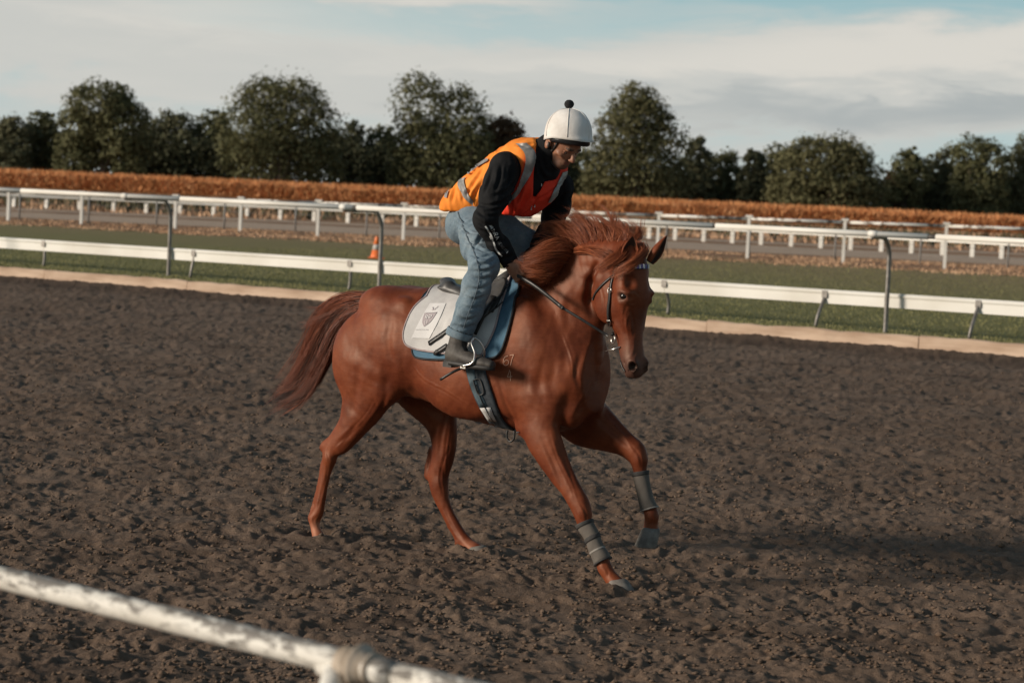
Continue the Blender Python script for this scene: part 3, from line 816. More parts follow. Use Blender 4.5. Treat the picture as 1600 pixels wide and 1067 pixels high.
trees = [
 (-95, -5, 168, 352, 0, SCRUB, 'bushy tree cut by the left edge of the photo', .9),
 (-22, 46, 177, 350, 3, SCRUB, 'low dark tree at the far left, first whole one from the edge', .9),
 (28, 98, 173, 356, 0, OPEN, 'low gappy tree just left of the tall leftmost tree', .8),
 (84, 232, 126, 345, 0, OPEN, 'tall tree with bare leaning limbs showing, leftmost of the tall ones', 1.0),
 (215, 300, 170, 358, 3, SCRUB, 'lower tree at the right foot of the leftmost tall tree', .85),
 (285, 368, 170, 360, 0, OPEN, 'thin tree with sky gaps just left of the broad round dome tree', .8),
 (342, 528, 121, 342, 0, DOME, 'broad round dome-shaped tree, widest in the left half', 1.1),
 (512, 580, 187, 358, 3, OPEN, 'low tree just right of the broad round dome tree', .75),
 (560, 622, 192, 360, 0, OPEN, 'low sparse tree with pale gaps left of the two-headed tree', .7),
 (604, 765, 117, 344, 0, TWIN, 'tall two-headed tree behind the rider\'s back', 1.05),
 (745, 818, 180, 350, 2, DOME, 'brownish tree just behind the rider\'s shoulder', .95),
 (800, 868, 222, 352, 3, SCRUB, 'low tree hidden mostly behind the rider\'s helmet', .9),
 (850, 925, 226, 356, 0, SCRUB, 'low tree just right of the rider\'s face', .9),
 (902, 1076, 130, 342, 1, CONE, 'tall pointed tree right of the rider\'s helmet', 1.1),
 (1056, 1112, 212, 352, 3, OPEN, 'slim dark tree at the right foot of the tall pointed tree', .9),
 (1095, 1155, 236, 356, 0, SCRUB, 'low tree between the tall pointed tree and the round bush tree', .8),
 (1150, 1198, 230, 352, 3, OPEN, 'small twin-topped tree left of the round bush tree', .8),
 (1176, 1245, 224, 357, 0, SCRUB, 'tree overlapping the left side of the round bush tree', .8),
 (1200, 1378, 216, 340, 1, DOME, 'broad round olive tree, lowest dome in the right half', 1.15),
 (1366, 1410, 268, 352, 2, SCRUB, 'small brownish bush in the gap right of the round olive tree', .9),
 (1382, 1446, 226, 350, 0, OPEN, 'spindly tree right of the sky gap', .9),
 (1440, 1502, 223, 354, 3, SCRUB, 'dark tree between the spindly tree and the taller right group', .9),
 (1484, 1572, 209, 346, 0, TWIN, 'taller bushy tree near the right edge', 1.0),
 (1562, 1650, 213, 350, 3, DOME, 'dark tree cut by the right edge of the photo', .9),
]
for i, (x0, x1, yt, dp_, kd_, sh, lb, dn) in enumerate(trees):
    tree(x0, x1, yt, dp_, kd_, sh, lb, dn, i)
# lower growth closing the foot of the row
rng = np.random.default_rng(77)
n = 42000
px_ = rng.uniform(-60, 1660, n); dep = rng.uniform(352, 372, n)
hh = 5.2 + 2.6 * fbm(px_ / 45., px_ * 0, 3, 3) + 2.5 * (px_ < 880) + .8
zz_ = rng.uniform(0, 1, n) ** .8 * np.clip(hh, 2.5, 10)
P = np.array([at_depth(x, 300, d) for x, d in zip(px_, dep)]); P[:, 2] = IZ + zz_
s = rng.uniform(.2, .5, n); a_ = rng.normal(size=(n, 3)); a_ /= np.linalg.norm(a_, axis=1)[:, None]
b_ = np.cross(a_, rng.normal(size=(n, 3))); b_ /= np.linalg.norm(b_, axis=1)[:, None]
V = np.empty((n, 4, 3)); V[:, 0] = P - a_ * s[:, None]; V[:, 1] = P - b_ * s[:, None] * .7; V[:, 2] = P + a_ * s[:, None]; V[:, 3] = P + b_ * s[:, None] * .7
o = mesh_np('undergrowth', V.reshape(-1, 3), np.arange(n * 4).reshape(n, 4), LEAF[3], None, False)
tag(o, 'dark undergrowth closing the foot of the tree row', 'bushes', kind='stuff')
# ------------------------------------------------------------------ sculpting: distance fields meshed with surface nets
class Field:
    def __init__(s, lo, hi, h, big=.25):
        s.h = h; s.lo = np.array(lo, float); n = np.ceil((np.array(hi) - s.lo) / h).astype(int) + 1
        s.ax = [(s.lo[i] + h * np.arange(n[i])).astype(np.float32) for i in range(3)]
        s.F = np.full(tuple(n), big, np.float32)
    def block(s, lo, hi):
        sl = []
        for i in range(3):
            a = int(np.clip(np.floor((lo[i] - s.lo[i]) / s.h), 0, len(s.ax[i]))); b = int(np.clip(np.ceil((hi[i] - s.lo[i]) / s.h) + 1, 0, len(s.ax[i])))
            sl.append(slice(a, b))
        X = s.ax[0][sl[0]][:, None, None]; Y = s.ax[1][sl[1]][None, :, None]; Z = s.ax[2][sl[2]][None, None, :]
        return tuple(sl), X, Y, Z
    def _ap(s, fn, lo, hi, k, mode):
        sl, X, Y, Z = s.block(np.array(lo) - k - .03, np.array(hi) + k + .03)
        if 0 in s.F[sl].shape: return
        d = fn(X, Y, Z)
        a = s.F[sl]
        if mode == 'cut': a = -a
        if k > 0:
            h_ = np.clip(k - np.abs(a - d), 0, None) / k; r = np.minimum(a, d) - h_ * h_ * k * .25
        else: r = np.minimum(a, d)
        s.F[sl] = r if mode != 'cut' else -r
    def ell(s, c, r, k=.03, M=None, mode='add', r_k=None):
        """ellipsoid: centre, radii, M rows = axes"""
        c = np.array(c, float); r = np.array(r, float); M = np.eye(3) if M is None else np.array(M, float)
        ext = np.sqrt(((M * r[:, None])**2).sum(0))
        def fn(X, Y, Z):
            x, y, z = X - c[0], Y - c[1], Z - c[2]; q0 = q1 = 0
            for i in range(3):
                u = x * M[i, 0] + y * M[i, 1] + z * M[i, 2]; q0 = q0 + (u / r[i])**2; q1 = q1 + (u / r[i]**2)**2
            k0 = np.sqrt(q0); k1 = np.sqrt(q1) + 1e-9
            return np.where(k0 < 1e-6, -r.min(), k0 * (k0 - 1) / k1)
        s._ap(fn, c - ext, c + ext, k, mode); return s
    def cap(s, a, b, ra, rb, k=.02, mode='add'):
        a = np.array(a, float); b = np.array(b, float); ab = b - a; L2 = ab @ ab; m = max(ra, rb)
        def fn(X, Y, Z):
            x, y, z = X - a[0], Y - a[1], Z - a[2]
            t = np.clip((x * ab[0] + y * ab[1] + z * ab[2]) / L2, 0, 1)
            return np.sqrt((x - t * ab[0])**2 + (y - t * ab[1])**2 + (z - t * ab[2])**2) - (ra + (rb - ra) * t)
        s._ap(fn, np.minimum(a, b) - m, np.maximum(a, b) + m, k, mode); return s
    def poly(s, pts, rs, k=.02, mode='add', inner=0.0):
        for i in range(len(pts) - 1): s.cap(pts[i], pts[i+1], rs[i], rs[i+1], k, mode)
        return s
    def loft(s, st, k=.03, mode='add', p=2.0, sub=3):
        """st: list of (centre, V vector (half height incl. direction), U vector (half width))"""
        st = [(np.array(a, float), np.array(v, float), np.array(u, float)) for a, v, u in st]
        if sub > 1 and len(st) > 2:
            A_ = catmull([s_[0] for s_ in st], sub); V_ = catmull([s_[1] for s_ in st], sub); U_ = catmull([s_[2] for s_ in st], sub)
            st = list(zip(A_, V_, U_))
        allp = np.concatenate([[a + v, a - v, a + u, a - u] for a, v, u in st])
        lo, hi = allp.min(0), allp.max(0)
        def fn(X, Y, Z):
            out = None
            for (a, va, ua), (b, vb, ub) in zip(st[:-1], st[1:]):
                ab = b - a; L2 = ab @ ab
                x, y, z = X - a[0], Y - a[1], Z - a[2]
                t = np.clip((x * ab[0] + y * ab[1] + z * ab[2]) / L2, 0, 1)
                x = x - t * ab[0]; y = y - t * ab[1]; z = z - t * ab[2]
                rva, rvb, rua, rub = [np.linalg.norm(w) for w in (va, vb, ua, ub)]
                vh = va / rva + vb / rvb; vh /= np.linalg.norm(vh); uh = ua / rua + ub / rub; uh -= vh * (uh @ vh); uh /= np.linalg.norm(uh)
                rv = rva + (rvb - rva) * t; ru = rua + (rub - rua) * t
                w = np.cross(uh, vh)
                dv = x * vh[0] + y * vh[1] + z * vh[2]; du = x * uh[0] + y * uh[1] + z * uh[2]; dw = x * w[0] + y * w[1] + z * w[2]
                rw = np.minimum(rv, ru)
                if p == 2.0:
                    k0 = np.sqrt((dv / rv)**2 + (du / ru)**2 + (dw / rw)**2)
                    k1 = np.sqrt((dv / rv**2)**2 + (du / ru**2)**2 + (dw / rw**2)**2) + 1e-9
                    d = k0 * (k0 - 1) / k1
                else:
                    k0 = ((np.abs(dv) / rv)**p + (np.abs(du) / ru)**p + (np.abs(dw) / rw)**p)**(1 / p) + 1e-6
                    d = np.sqrt(dv * dv + du * du + dw * dw) * (1 - 1 / k0)
                    d = np.where(k0 < .05, -np.minimum(rv, ru), d)
                out = d if out is None else np.minimum(out, d)
            return out
        s._ap(fn, lo, hi, k, mode); return s
    def sample(s, P, F=None):
        F = s.F if F is None else F
        q = (np.asarray(P) - s.lo) / s.h; n = np.array(F.shape)
        q = np.clip(q, 0, n - 1.001); i = q.astype(int); f = q - i; out = 0
        for dx in (0, 1):
            for dy in (0, 1):
                for dz in (0, 1):
                    w = (f[:, 0] if dx else 1 - f[:, 0]) * (f[:, 1] if dy else 1 - f[:, 1]) * (f[:, 2] if dz else 1 - f[:, 2])
                    out = out + w * F[i[:, 0] + dx, i[:, 1] + dy, i[:, 2] + dz]
        return out
    def grad(s, P, e=None):
        e = e or s.h; P = np.asarray(P, float); g = np.zeros_like(P)
        for i in range(3):
            d = np.zeros(3); d[i] = e; g[:, i] = s.sample(P + d) - s.sample(P - d)
        return g / (np.linalg.norm(g, axis=1)[:, None] + 1e-9)
    def snap(s, P, off=0.0, it=6, maxstep=.05):
        """move points along the gradient to the surface at distance off"""
        P = np.array(P, float)
        for _ in range(it):
            d = s.sample(P) - off; P -= s.grad(P) * np.clip(d, -maxstep, maxstep)[:, None]
        return P
def nets(F, lo, h, iso=0.0, smooth=2, lam=.5):
    F = F - iso; s = F < 0
    nx, ny, nz = F.shape
    cnt = np.zeros((nx-1, ny-1, nz-1), np.int8)
    for dx in (0, 1):
        for dy in (0, 1):
            for dz in (0, 1): cnt += s[dx:nx-1+dx, dy:ny-1+dy, dz:nz-1+dz]
    act = (cnt > 0) & (cnt < 8)
    I = np.argwhere(act); vid = np.full(act.shape, -1, np.int64); vid[act] = np.arange(len(I))
    acc = np.zeros((len(I), 3)); num = np.zeros(len(I))
    i, j, k = I.T
    for ax in range(3):
        o = [a for a in range(3) if a != ax]
        for d1 in (0, 1):
            for d2 in (0, 1):
                a = [i.copy(), j.copy(), k.copy()]; a[o[0]] = a[o[0]] + d1; a[o[1]] = a[o[1]] + d2
                b = [q.copy() for q in a]; b[ax] = b[ax] + 1
                fa = F[a[0], a[1], a[2]]; fb = F[b[0], b[1], b[2]]; c = (fa < 0) != (fb < 0)
                t = np.where(c, fa / np.where(c, fa - fb, 1), 0)
                p = np.zeros((len(I), 3)); p[:, ax] = t; p[:, o[0]] = d1; p[:, o[1]] = d2
                acc += np.where(c[:, None], p, 0); num += c
    V = (I + acc / num[:, None]) * h + lo
    Q = []
    for ax in range(3):
        o1, o2 = [(1, 2), (2, 0), (0, 1)][ax]
        sl0 = [slice(None)] * 3; sl1 = [slice(None)] * 3; sl0[ax] = slice(0, -1); sl1[ax] = slice(1, None)
        a = s[tuple(sl0)]; b = s[tuple(sl1)]; E = np.argwhere(a != b)
        if not len(E): continue
        ok = (E[:, o1] > 0) & (E[:, o2] > 0) & (E[:, o1] < F.shape[o1] - 1) & (E[:, o2] < F.shape[o2] - 1); E = E[ok]
        ins = a[E[:, 0], E[:, 1], E[:, 2]]
        def v(d1, d2):
            q = E.copy(); q[:, o1] -= d1; q[:, o2] -= d2; return vid[q[:, 0], q[:, 1], q[:, 2]]
        q = np.stack([v(1, 1), v(0, 1), v(0, 0), v(1, 0)], 1)
        q[~ins] = q[~ins][:, ::-1]; Q.append(q)
    Q = np.concatenate(Q); Q = Q[(Q >= 0).all(1)]
    if smooth:
        e = np.concatenate([Q[:, [0, 1]], Q[:, [1, 2]], Q[:, [2, 3]], Q[:, [3, 0]]]); e = np.concatenate([e, e[:, ::-1]])
        deg = np.bincount(e[:, 0], minlength=len(V)).astype(float)
        for it in range(smooth):
            l_ = lam if it % 2 == 0 or smooth < 2 else lam
            m_ = np.stack([np.bincount(e[:, 0], weights=V[e[:, 1], a], minlength=len(V)) for a in range(3)], 1) / deg[:, None]
            V = V + (m_ - V) * l_
    return V, Q
# ------------------------------------------------------------------ the horse: its own frame, x forward, y to its left, z up
TH = R(37)
HF = np.array((math.cos(TH), -math.sin(TH), 0)); HLV = np.array((math.sin(TH), math.cos(TH), 0)); ZU = np.array((0, 0, 1.0))
HM = np.stack([HF, HLV, ZU])                      # world -> horse rows
_rh = ground(497, 842)
HO = _rh + .19 * HLV + .95 * HF; HO[2] = 0
def to_h(p): return HM @ (np.asarray(p) - HO)
def to_w(q): return HO + HM.T @ np.asarray(q)
def P(px, py, lat=0.0, nrm=None, pt=None):
    """point of the horse's frame seen at px,py on the plane y = lat (or the plane through pt with normal nrm)"""
    o = HM @ (CAMP - HO); d = HM @ ray(px, py)
    if nrm is None: t = (lat - o[1]) / d[1]
    else: t = (np.dot(nrm, pt) - np.dot(nrm, o)) / np.dot(nrm, d)
    return o + d * t
def hobj(name, V, F, mat, parent, smooth=True, **k):
    """mesh given in horse coordinates under an Empty whose base point is parent['b']"""
    b = np.array(PB[parent.name]); return mesh_np(name, np.asarray(V) - b, F, mat, parent, smooth, **k)
PB = {}
def hroot(name, base, **k):
    w = to_w(base); o = empty(name, tuple(w), 0, **k); o.rotation_euler = (0, 0, -TH); PB[o.name] = tuple(base); return o
PXM = FPX / 13.1
HFLD = Field((-1.35, -.56, -.08), (1.32, .56, 1.95), .0085)
hf = HFLD
# trunk: px column, top py, bottom py on the middle plane, half width
def trunk_st(px, t, b, w, lat=0.0, lean=0):
    a = P(px + lean, t, lat); c = P(px - lean, b, lat); m_ = (a + c) / 2; return (m_, (a - c) / 2, (0, w, 0))
S = [trunk_st(584, 484, 578, .12, lean=4), trunk_st(600, 466, 598, .19, lean=4), trunk_st(630, 453, 612, .25), trunk_st(668, 449, 622, .275), trunk_st(712, 455, 640, .262), trunk_st(758, 456, 660, .272),
     trunk_st(806, 447, 672, .268), trunk_st(846, 446, 676, .235), trunk_st(880, 470, 672, .205), trunk_st(908, 512, 655, .165)]
hf.loft(S, 0.05)
# flank tuck and buttocks
for s_ in (-1, 1):
    hf.ell(P(590, 560, 0) + (0, s_ * .13, 0), (.20, .125, .26), .06)
    hf.ell(P(640, 540, 0) + (0, s_ * .165, 0), (.24, .105, .26), .06)          # hip and thigh mass
    hf.ell(P(624, 468, 0) + (0, s_ * .09, -.02), (.19, .12, .10), .05)         # croup
    hf.ell(P(664, 478, 0) + (0, s_ * .185, 0), (.06, .035, .045), .04)         # point of hip
    hf.ell(P(760, 590, 0) + (0, s_ * .165, .0), (.32, .125, .22), .06)         # ribs
    hf.ell(P(858, 545, 0) + (0, s_ * .165, .02), (.13, .075, .27), .05, M=[[.93, 0, .36], [0, 1, 0], [-.36, 0, .93]])   # shoulder
    hf.ell(P(838, 612, 0) + (0, s_ * .175, 0), (.16, .065, .13), .05)          # triceps
    hf.ell(P(906, 592, 0) + (0, s_ * .095, 0), (.09, .085, .12), .04)          # breast
    hf.ell(P(905, 640, 0) + (0, s_ * .08, 0), (.08, .07, .10), .04)
# withers
hf.ell(P(812, 447, 0) + (0, 0, -.01), (.17, .055, .05), .05)
# neck
def nst(d, v, w, latd, latv, yaw=0):
    a = P(*d, latd); c = P(*v, latv); m_ = (a + c) / 2; return (m_, (a - c) / 2, (w * math.sin(yaw), w * math.cos(yaw), 0))
hf.loft([nst((812, 446), (915, 640), .16, 0, 0), nst((832, 420), (935, 572), .125, 0, 0, .05), nst((862, 396), (937, 527), .098, -.01, -.01, .1),
         nst((900, 379), (944, 496), .080, -.02, -.02, .18), nst((938, 372), (950, 462), .066, -.04, -.04, .22), nst((975, 375), (972, 440), .060, -.06, -.06, .24)], .05)
hf.ell(P(893, 470, -.03), (.16, .085, .10), .05, M=[[.6, 0, .8], [0, 1, 0], [-.8, 0, .6]])
# head: its own frame, turned a little further to the camera than the body
YH = R(-11)
nh = np.array((math.cos(YH), math.sin(YH), 0)); lh = np.array((-math.sin(YH), math.cos(YH), 0))
HEAD0 = P(1000, 392, -.07)
def PH(px, py, lat=0.0): return P(px, py, nrm=lh, pt=HEAD0 + lh * lat)
LSC = math.sin(TH - YH) * 300; NSC = math.cos(TH - YH) * 300
def hst(py, xl, xr, wf, wb, pyl=None):
    """silhouette columns xl..xr at py; half widths at the front and the back of the head"""
    f = PH(xr - wf * LSC, py); bk = PH(xl + wb * LSC * .6, pyl or py); m_ = (f + bk) / 2
    return (m_, (f - bk) / 2, lh * max(wf, wb))
hf.loft([hst(390, 972, 1013, .062, .05), hst(410, 955, 1021, .082, .06), hst(438, 962, 1026, .096, .06), hst(460, 962, 1026, .098, .07)], .03, p=2.3)
hf.loft([hst(452, 962, 1027, .100, .07), hst(474, 962, 1022, .090, .06), hst(492, 963, 1016, .074, .058), hst(512, 964, 1012, .060, .05), hst(535, 966, 1011, .054, .046), hst(556, 970, 1013, .056, .045), hst(570, 974, 1014, .056, .04)], .02, p=2.5)
hf.loft([hst(566, 974, 1013, .054, .04), hst(578, 979, 1011, .046, .036), hst(584, 985, 1007, .036, .03)], .02)
# jaw: thin deep plate behind the face
jm = lambda px, py, lat: PH(px, py, lat)
for s_ in (-1, 1):
    hf.poly([jm(932, 414, s_ * .075), jm(923, 440, s_ * .072), jm(919, 470, s_ * .068), jm(926, 500, s_ * .065)], [.010, .015, .018, .016], .025, 'cut')
    hf.ell(jm(951, 464, s_ * .062), (.098, .034, .120), .02, M=[nh, lh, (0, 0, 1)])
    hf.ell(jm(950, 474, s_ * .056), (.092, .034, .108), .015, M=[nh, lh, (0, 0, 1)])
    hf.loft([(jm(950, 478, s_ * .045), nh * .085, lh * .03), (jm(960, 498, s_ * .042), nh * .055, lh * .028), (jm(968, 512, s_ * .038), nh * .035, lh * .024)], .015)
hf.loft([(PH(960, 445), nh * .10, lh * .055), (PH(955, 478), nh * .09, lh * .048), (PH(966, 500), nh * .06, lh * .04), (PH(976, 530), nh * .05, lh * .034), (PH(984, 556), nh * .04, lh * .032)], .03)
# eye sockets, cheek bones, nostrils
for s_ in (-1, 1):
    e = PH(994, 463, 0) + lh * s_ * .084
    hf.ell(e + (0, 0, .018), (.046, .030, .020), .022, M=[nh, lh, (0, 0, 1)])       # brow
    hf.ell(e - nh * .004 - (0, 0, .024), (.038, .022, .016), .02, M=[nh, lh, (0, 0, 1)])
    hf.cap(e - nh * .02 - np.array((0, 0, .045)), PH(992, 512, 0) + lh * s_ * .052, .014, .010, .03)   # facial crest
    hf.ell(e + nh * .030 + np.array((0, 0, .075)) - lh * s_ * .012, (.026, .02, .03), .03, mode='cut', M=[nh, lh, (0, 0, 1)])  # hollow above the eye
    ne = PH(997, 571, 0) + lh * s_ * .044
    hf.ell(ne + nh * .004, (.034, .024, .038), .02, M=[nh, lh, (0, 0, 1)])
EYE = PH(994, 463, 0) - lh * .098
# mouth corner and lips
hf.ell(PH(990, 581), (.038, .040, .030), .02, M=[nh, lh, (0, 0, 1)])
hf.ell(PH(985, 586), (.026, .032, .018), .012, M=[nh, lh, (0, 0, 1)])

# legs: rows of (left edge px, py, right edge px, py, lateral, thickness ratio side/fore-aft)
def leg(rows, k=.02, first_k=None):
    st = []
    for (xl, yl, xr, yr, lat, q) in rows:
        a = P(xl, yl, lat); c = P(xr, yr, lat); m_ = (a + c) / 2
        st.append([m_, np.linalg.norm(np.array((xr - xl, yr - yl))) / 2 / (FPX / 13.1), q])
    out = []
    for i, (m_, hw, q) in enumerate(st):
        ax = st[min(i + 1, len(st) - 1)][0] - st[max(i - 1, 0)][0]; ax /= np.linalg.norm(ax)
        v = np.cross(ax, (0, 1, 0)); v /= np.linalg.norm(v); u = np.cross(v, ax); u /= np.linalg.norm(u)
        hw = hw * (1 - .07 * min(i / 3, 1)); rf = hw / math.sqrt(math.cos(TH)**2 + (q * math.sin(TH))**2)
        out.append((m_, v * rf, u * rf * q))
    hf.loft(out, k); return out
# near hind
NH = leg([(531, 560, 640, 590, -.150, .52), (529, 600, 622, 612, -.155, .50), (529, 630, 605, 634, -.16, .50), (525, 660, 577, 668, -.165, .60), (513, 686, 552, 694, -.170, .60),
     (503, 700, 533, 705, -.172, .66), (501, 718, 526, 722, -.174, .70), (498, 740, 518, 744, -.176, .70), (494, 770, 512, 773, -.178, .72), (488, 796, 508, 799, -.18, .78),
     (481, 808, 503, 811, -.18, .85), (484, 822, 501, 824, -.185, .9), (486, 836, 508, 838, -.19, .9), (486, 846, 512, 848, -.19, .95)], .035)
hf.poly([P(541, 660, -.165), P(512, 690, -.17), P(504, 699, -.172)], [.022, .016, .017], .02)   # Achilles tendon to the point of hock
hf.poly([P(504, 722, -.176), P(497, 760, -.178), P(487, 798, -.18)], [.010, .009, .011], .012)    # flexor tendon
# far hind
LHL = .175
FH = leg([(615, 596, 705, 612, .14, .55), (640, 628, 716, 634, .15, .5), (660, 655, 717, 660, .155, .58), (670, 682, 717, 686, .16, .62), (672, 708, 714, 710, .165, .64), (669, 732, 706, 733, .168, .66),
     (666, 748, 703, 746, .17, .66), (671, 768, 703, 764, .17, .70), (678, 784, 704, 778, .172, .72), (687, 800, 708, 793, .174, .72), (699, 822, 719, 815, .178, .74), (711, 842, 731, 834, .18, .82),
     (718, 852, 741, 845, .18, .88), (724, 858, 748, 851, .18, .9), (732, 866, 762, 860, .18, .95)], .03)
hf.poly([P(674, 700, .165), P(668, 728, .168), P(667, 742, .17)], [.018, .014, .016], .02)
hf.poly([P(685, 786, .172), P(701, 822, .178), P(714, 843, .18)], [.010, .009, .010], .012)
# near fore
NF = leg([(806, 600, 880, 640, -.150, .5), (808, 640, 878, 650, -.16, .50), (815, 672, 875, 672, -.165, .55), (834, 708, 885, 706, -.17, .62), (856, 740, 897, 738, -.175, .68), (874, 764, 908, 760, -.178, .74),
     (889, 790, 922, 784, -.18, .80), (897, 808, 926, 802, -.18, .80), (903, 822, 925, 816, -.18, .78), (915, 840, 934, 834, -.18, .76), (922, 858, 940, 852, -.18, .76), (930, 876, 950, 868, -.18, .84),
     (933, 890, 957, 883, -.18, .88), (942, 903, 964, 896, -.18, .88), (950, 916, 976, 908, -.18, .92)], .03)
hf.ell(P(850, 690, -.19), (.085, .035, .11), .035, M=[[.78, 0, .62], [0, 1, 0], [-.62, 0, .78]])
# far fore: upper arm reaches forward, knee bent
FFL = .16
FF = leg([(868, 668, 925, 620, .12, .62), (888, 684, 944, 630, .135, .62), (917, 694, 960, 646, .145, .66), (946, 703, 975, 664, .15, .70), (966, 710, 988, 678, .155, .74), (981, 720, 1003, 690, .16, .82),
     (987, 728, 1009, 706, .16, .84), (989, 737, 1010, 726, .16, .80), (993, 752, 1012, 747, .16, .78), (998, 772, 1016, 768, .16, .78), (1002, 790, 1021, 786, .16, .82), (1006, 804, 1030, 801, .16, .86),
     (1006, 815, 1028, 817, .16, .86), (1004, 828, 1030, 830, .16, .92)], .03)
# joints: knees, fetlocks, points of hock
hf.ell(P(911, 799, -.186), (.036, .034, .040), .018); hf.ell(P(1000, 716, .155), (.036, .034, .040), .018)
hf.ell(P(506, 697, -.172), (.022, .018, .034), .014, M=[[.9, 0, -.4], [0, 1, 0], [.4, 0, .9]]); hf.ell(P(516, 716, -.18), (.036, .034, .040), .02)
hf.ell(P(669, 742, .168), (.022, .018, .034), .014); hf.ell(P(688, 752, .165), (.038, .034, .042), .02)
hf.ell(P(489, 808, -.18), (.026, .030, .028), .014); hf.ell(P(718, 848, .178), (.026, .030, .026), .014); hf.ell(P(944, 888, -.182), (.030, .032, .028), .014); hf.ell(P(1020, 808, .158), (.028, .032, .028), .014)
# elbows, chest floor, stifle
hf.ell(P(818, 668, -.15), (.05, .035, .05), .04)
hf.ell(P(605, 612, -.17), (.09, .055, .07), .05)
# sheath of skin from flank to thigh
hf.loft([(P(622, 590, -.13), (0, 0, .07), (0, .03, 0)), (P(650, 606, -.10), (0, 0, .05), (0, .03, 0))], .05)
# gentle hollows: between shoulder and neck, flank, jugular groove, shoulder/arm line
hf.poly([P(905, 470, -.135), P(900, 530, -.20)], [.012, .010], .06, 'cut')
hf.poly([P(812, 540, -.335), P(806, 640, -.33)], [.02, .016], .05, 'cut')
hf.poly([P(905, 560, -.235), P(880, 640, -.27)], [.014, .012], .05, 'cut')
hf.ell(P(652, 548, -.325), (.06, .02, .10), .05, mode='cut')
for s_ in (-1,):
    hf.poly([P(560, 560, -.31), P(548, 640, -.24)], [.010, .008], .04, 'cut')
# dock of the tail
hf.poly([P(596, 470, 0), P(574, 480, 0), P(556, 490, 0)], [.050, .034, .022], .03)
# nostrils and mouth line
for s_ in (-1, 1):
    ne = PH(998, 572, 0) + lh * s_ * .066
    hf.ell(ne + nh * .008 - lh * s_ * .008, (.020, .034, .024), .006, M=[nh, lh, (0, 0, 1)], mode='cut')
    hf.poly([PH(976, 566, s_ * .052), PH(984, 581, s_ * .052), PH(992, 586, s_ * .045)], [.004, .005, .004], .006, 'cut')
    e = PH(994, 463, 0) + lh * s_ * .108
    hf.ell(e, (.026, .018, .017), .006, M=[nh, lh, (0, 0, 1)], mode='cut')
# ears
EARS = []
def ear(base, tip, out, w):
    """hollow leaf-shaped ear, its opening facing out"""
    base, tip, out = np.array(base), np.array(tip), np.array(out, float)
    ax = tip - base; L_ = np.linalg.norm(ax); ax /= L_; out = out - ax * (out @ ax); out /= np.linalg.norm(out); sd_ = np.cross(ax, out)
    prof = [(0, .62), (.15, .85), (.35, 1.0), (.55, .92), (.75, .62), (.9, .30), (1, .03)]
    V, F = [], []; n = 11
    for t, q in prof:
        for side in (0, 1):
            for k in range(n):
                a_ = (k / (n - 1) - .5) * R(250) * (1 - .25 * t); r_ = w * q * (1 if side == 0 else .80)
                p = base + ax * t * L_ - out * math.cos(a_) * r_ * .75 + sd_ * math.sin(a_) * r_ + out * w * .2 * math.sin(t * 2.5)
                V.append(p)
    N2 = 2 * n
    for i in range(len(prof) - 1):
        for k in range(n - 1):
            a = i * N2 + k; F.append((a, a + 1, a + 1 + N2, a + N2)); a += n; F.append((a + 1, a, a + N2, a + 1 + N2))
        F.append((i*N2, i*N2+N2, i*N2+N2+n, i*N2+n)); F.append((i*N2+n-1, i*N2+2*n-1, i*N2+N2+2*n-1, i*N2+N2+n-1))
    return np.array(V), F

V, Q = nets(hf.F, hf.lo, hf.h, 0, 3, .5)
# small folds and vein-like relief
nrm = hf.grad(V)
rel = .0022 * fbm(V[:, 0] * 16 + V[:, 1] * 7, V[:, 2] * 13, 3, 3) + .0022 * fbm(V[:, 0] * 6, V[:, 2] * 5 + V[:, 1] * 4, 2, 8)
V = V + nrm * rel[:, None]
from mathutils.bvhtree import BVHTree
def cast(px, py, bvh):
    o = HM @ (CAMP - HO); d = HM @ ray(px, py); d /= np.linalg.norm(d)
    r_ = bvh.ray_cast(Vector(o), Vector(d))
    if r_[0] is None: return None, None
    n_ = np.array(r_[1]); return np.array(r_[0]), (n_ if n_ @ d < 0 else -n_)
def crease(V, N, bvh, lines, A=.008, w=.010):
    """press fold lines into cloth: a valley with a raised lip on one side"""
    D = np.zeros(len(V))
    for ln in lines:
        a_, w_ = A, w
        pts = catmull([(x, y, 0) for x, y in ln[:]], 5) if len(ln) > 2 else np.array([np.array((*ln[0], 0)) * (1-t) + np.array((*ln[1], 0)) * t for t in np.linspace(0, 1, 6)])
        C_ = [cast(x, y, bvh)[0] for x, y, _ in pts]; C_ = np.array([c for c in C_ if c is not None])
        if len(C_) < 3: continue
        lo_, hi_ = C_.min(0) - .06, C_.max(0) + .06
        I = np.where(((V > lo_) & (V < hi_)).all(1))[0]; X = V[I]; best = np.full(len(I), 9.); tb = np.zeros(len(I)); sg = np.zeros(len(I)); n = len(C_) - 1
        for i in range(n):
            e = C_[i+1] - C_[i]; L2 = e @ e + 1e-12; t = np.clip(((X - C_[i]) @ e) / L2, 0, 1); r_ = X - C_[i] - t[:, None] * e; d = np.linalg.norm(r_, axis=1)
            m_ = d < best; best = np.where(m_, d, best); tb = np.where(m_, (i + t) / n, tb); sg = np.where(m_, np.sign(np.einsum('ij,ij->i', np.cross(e[None], N[I]), r_)), sg)
        env = np.sin(np.pi * np.clip(tb, .02, .98))**.6
        D[I] += env * a_ * (-np.exp(-(best / w_)**2) + .75 * np.exp(-((best - 2.0 * w_) / (1.1 * w_))**2) * (sg > 0) + .35 * np.exp(-((best - 1.8 * w_) / w_)**2) * (sg < 0))
    return V + N * D[:, None]
_b0 = BVHTree.FromPolygons([tuple(v) for v in V], [tuple(q) for q in Q])
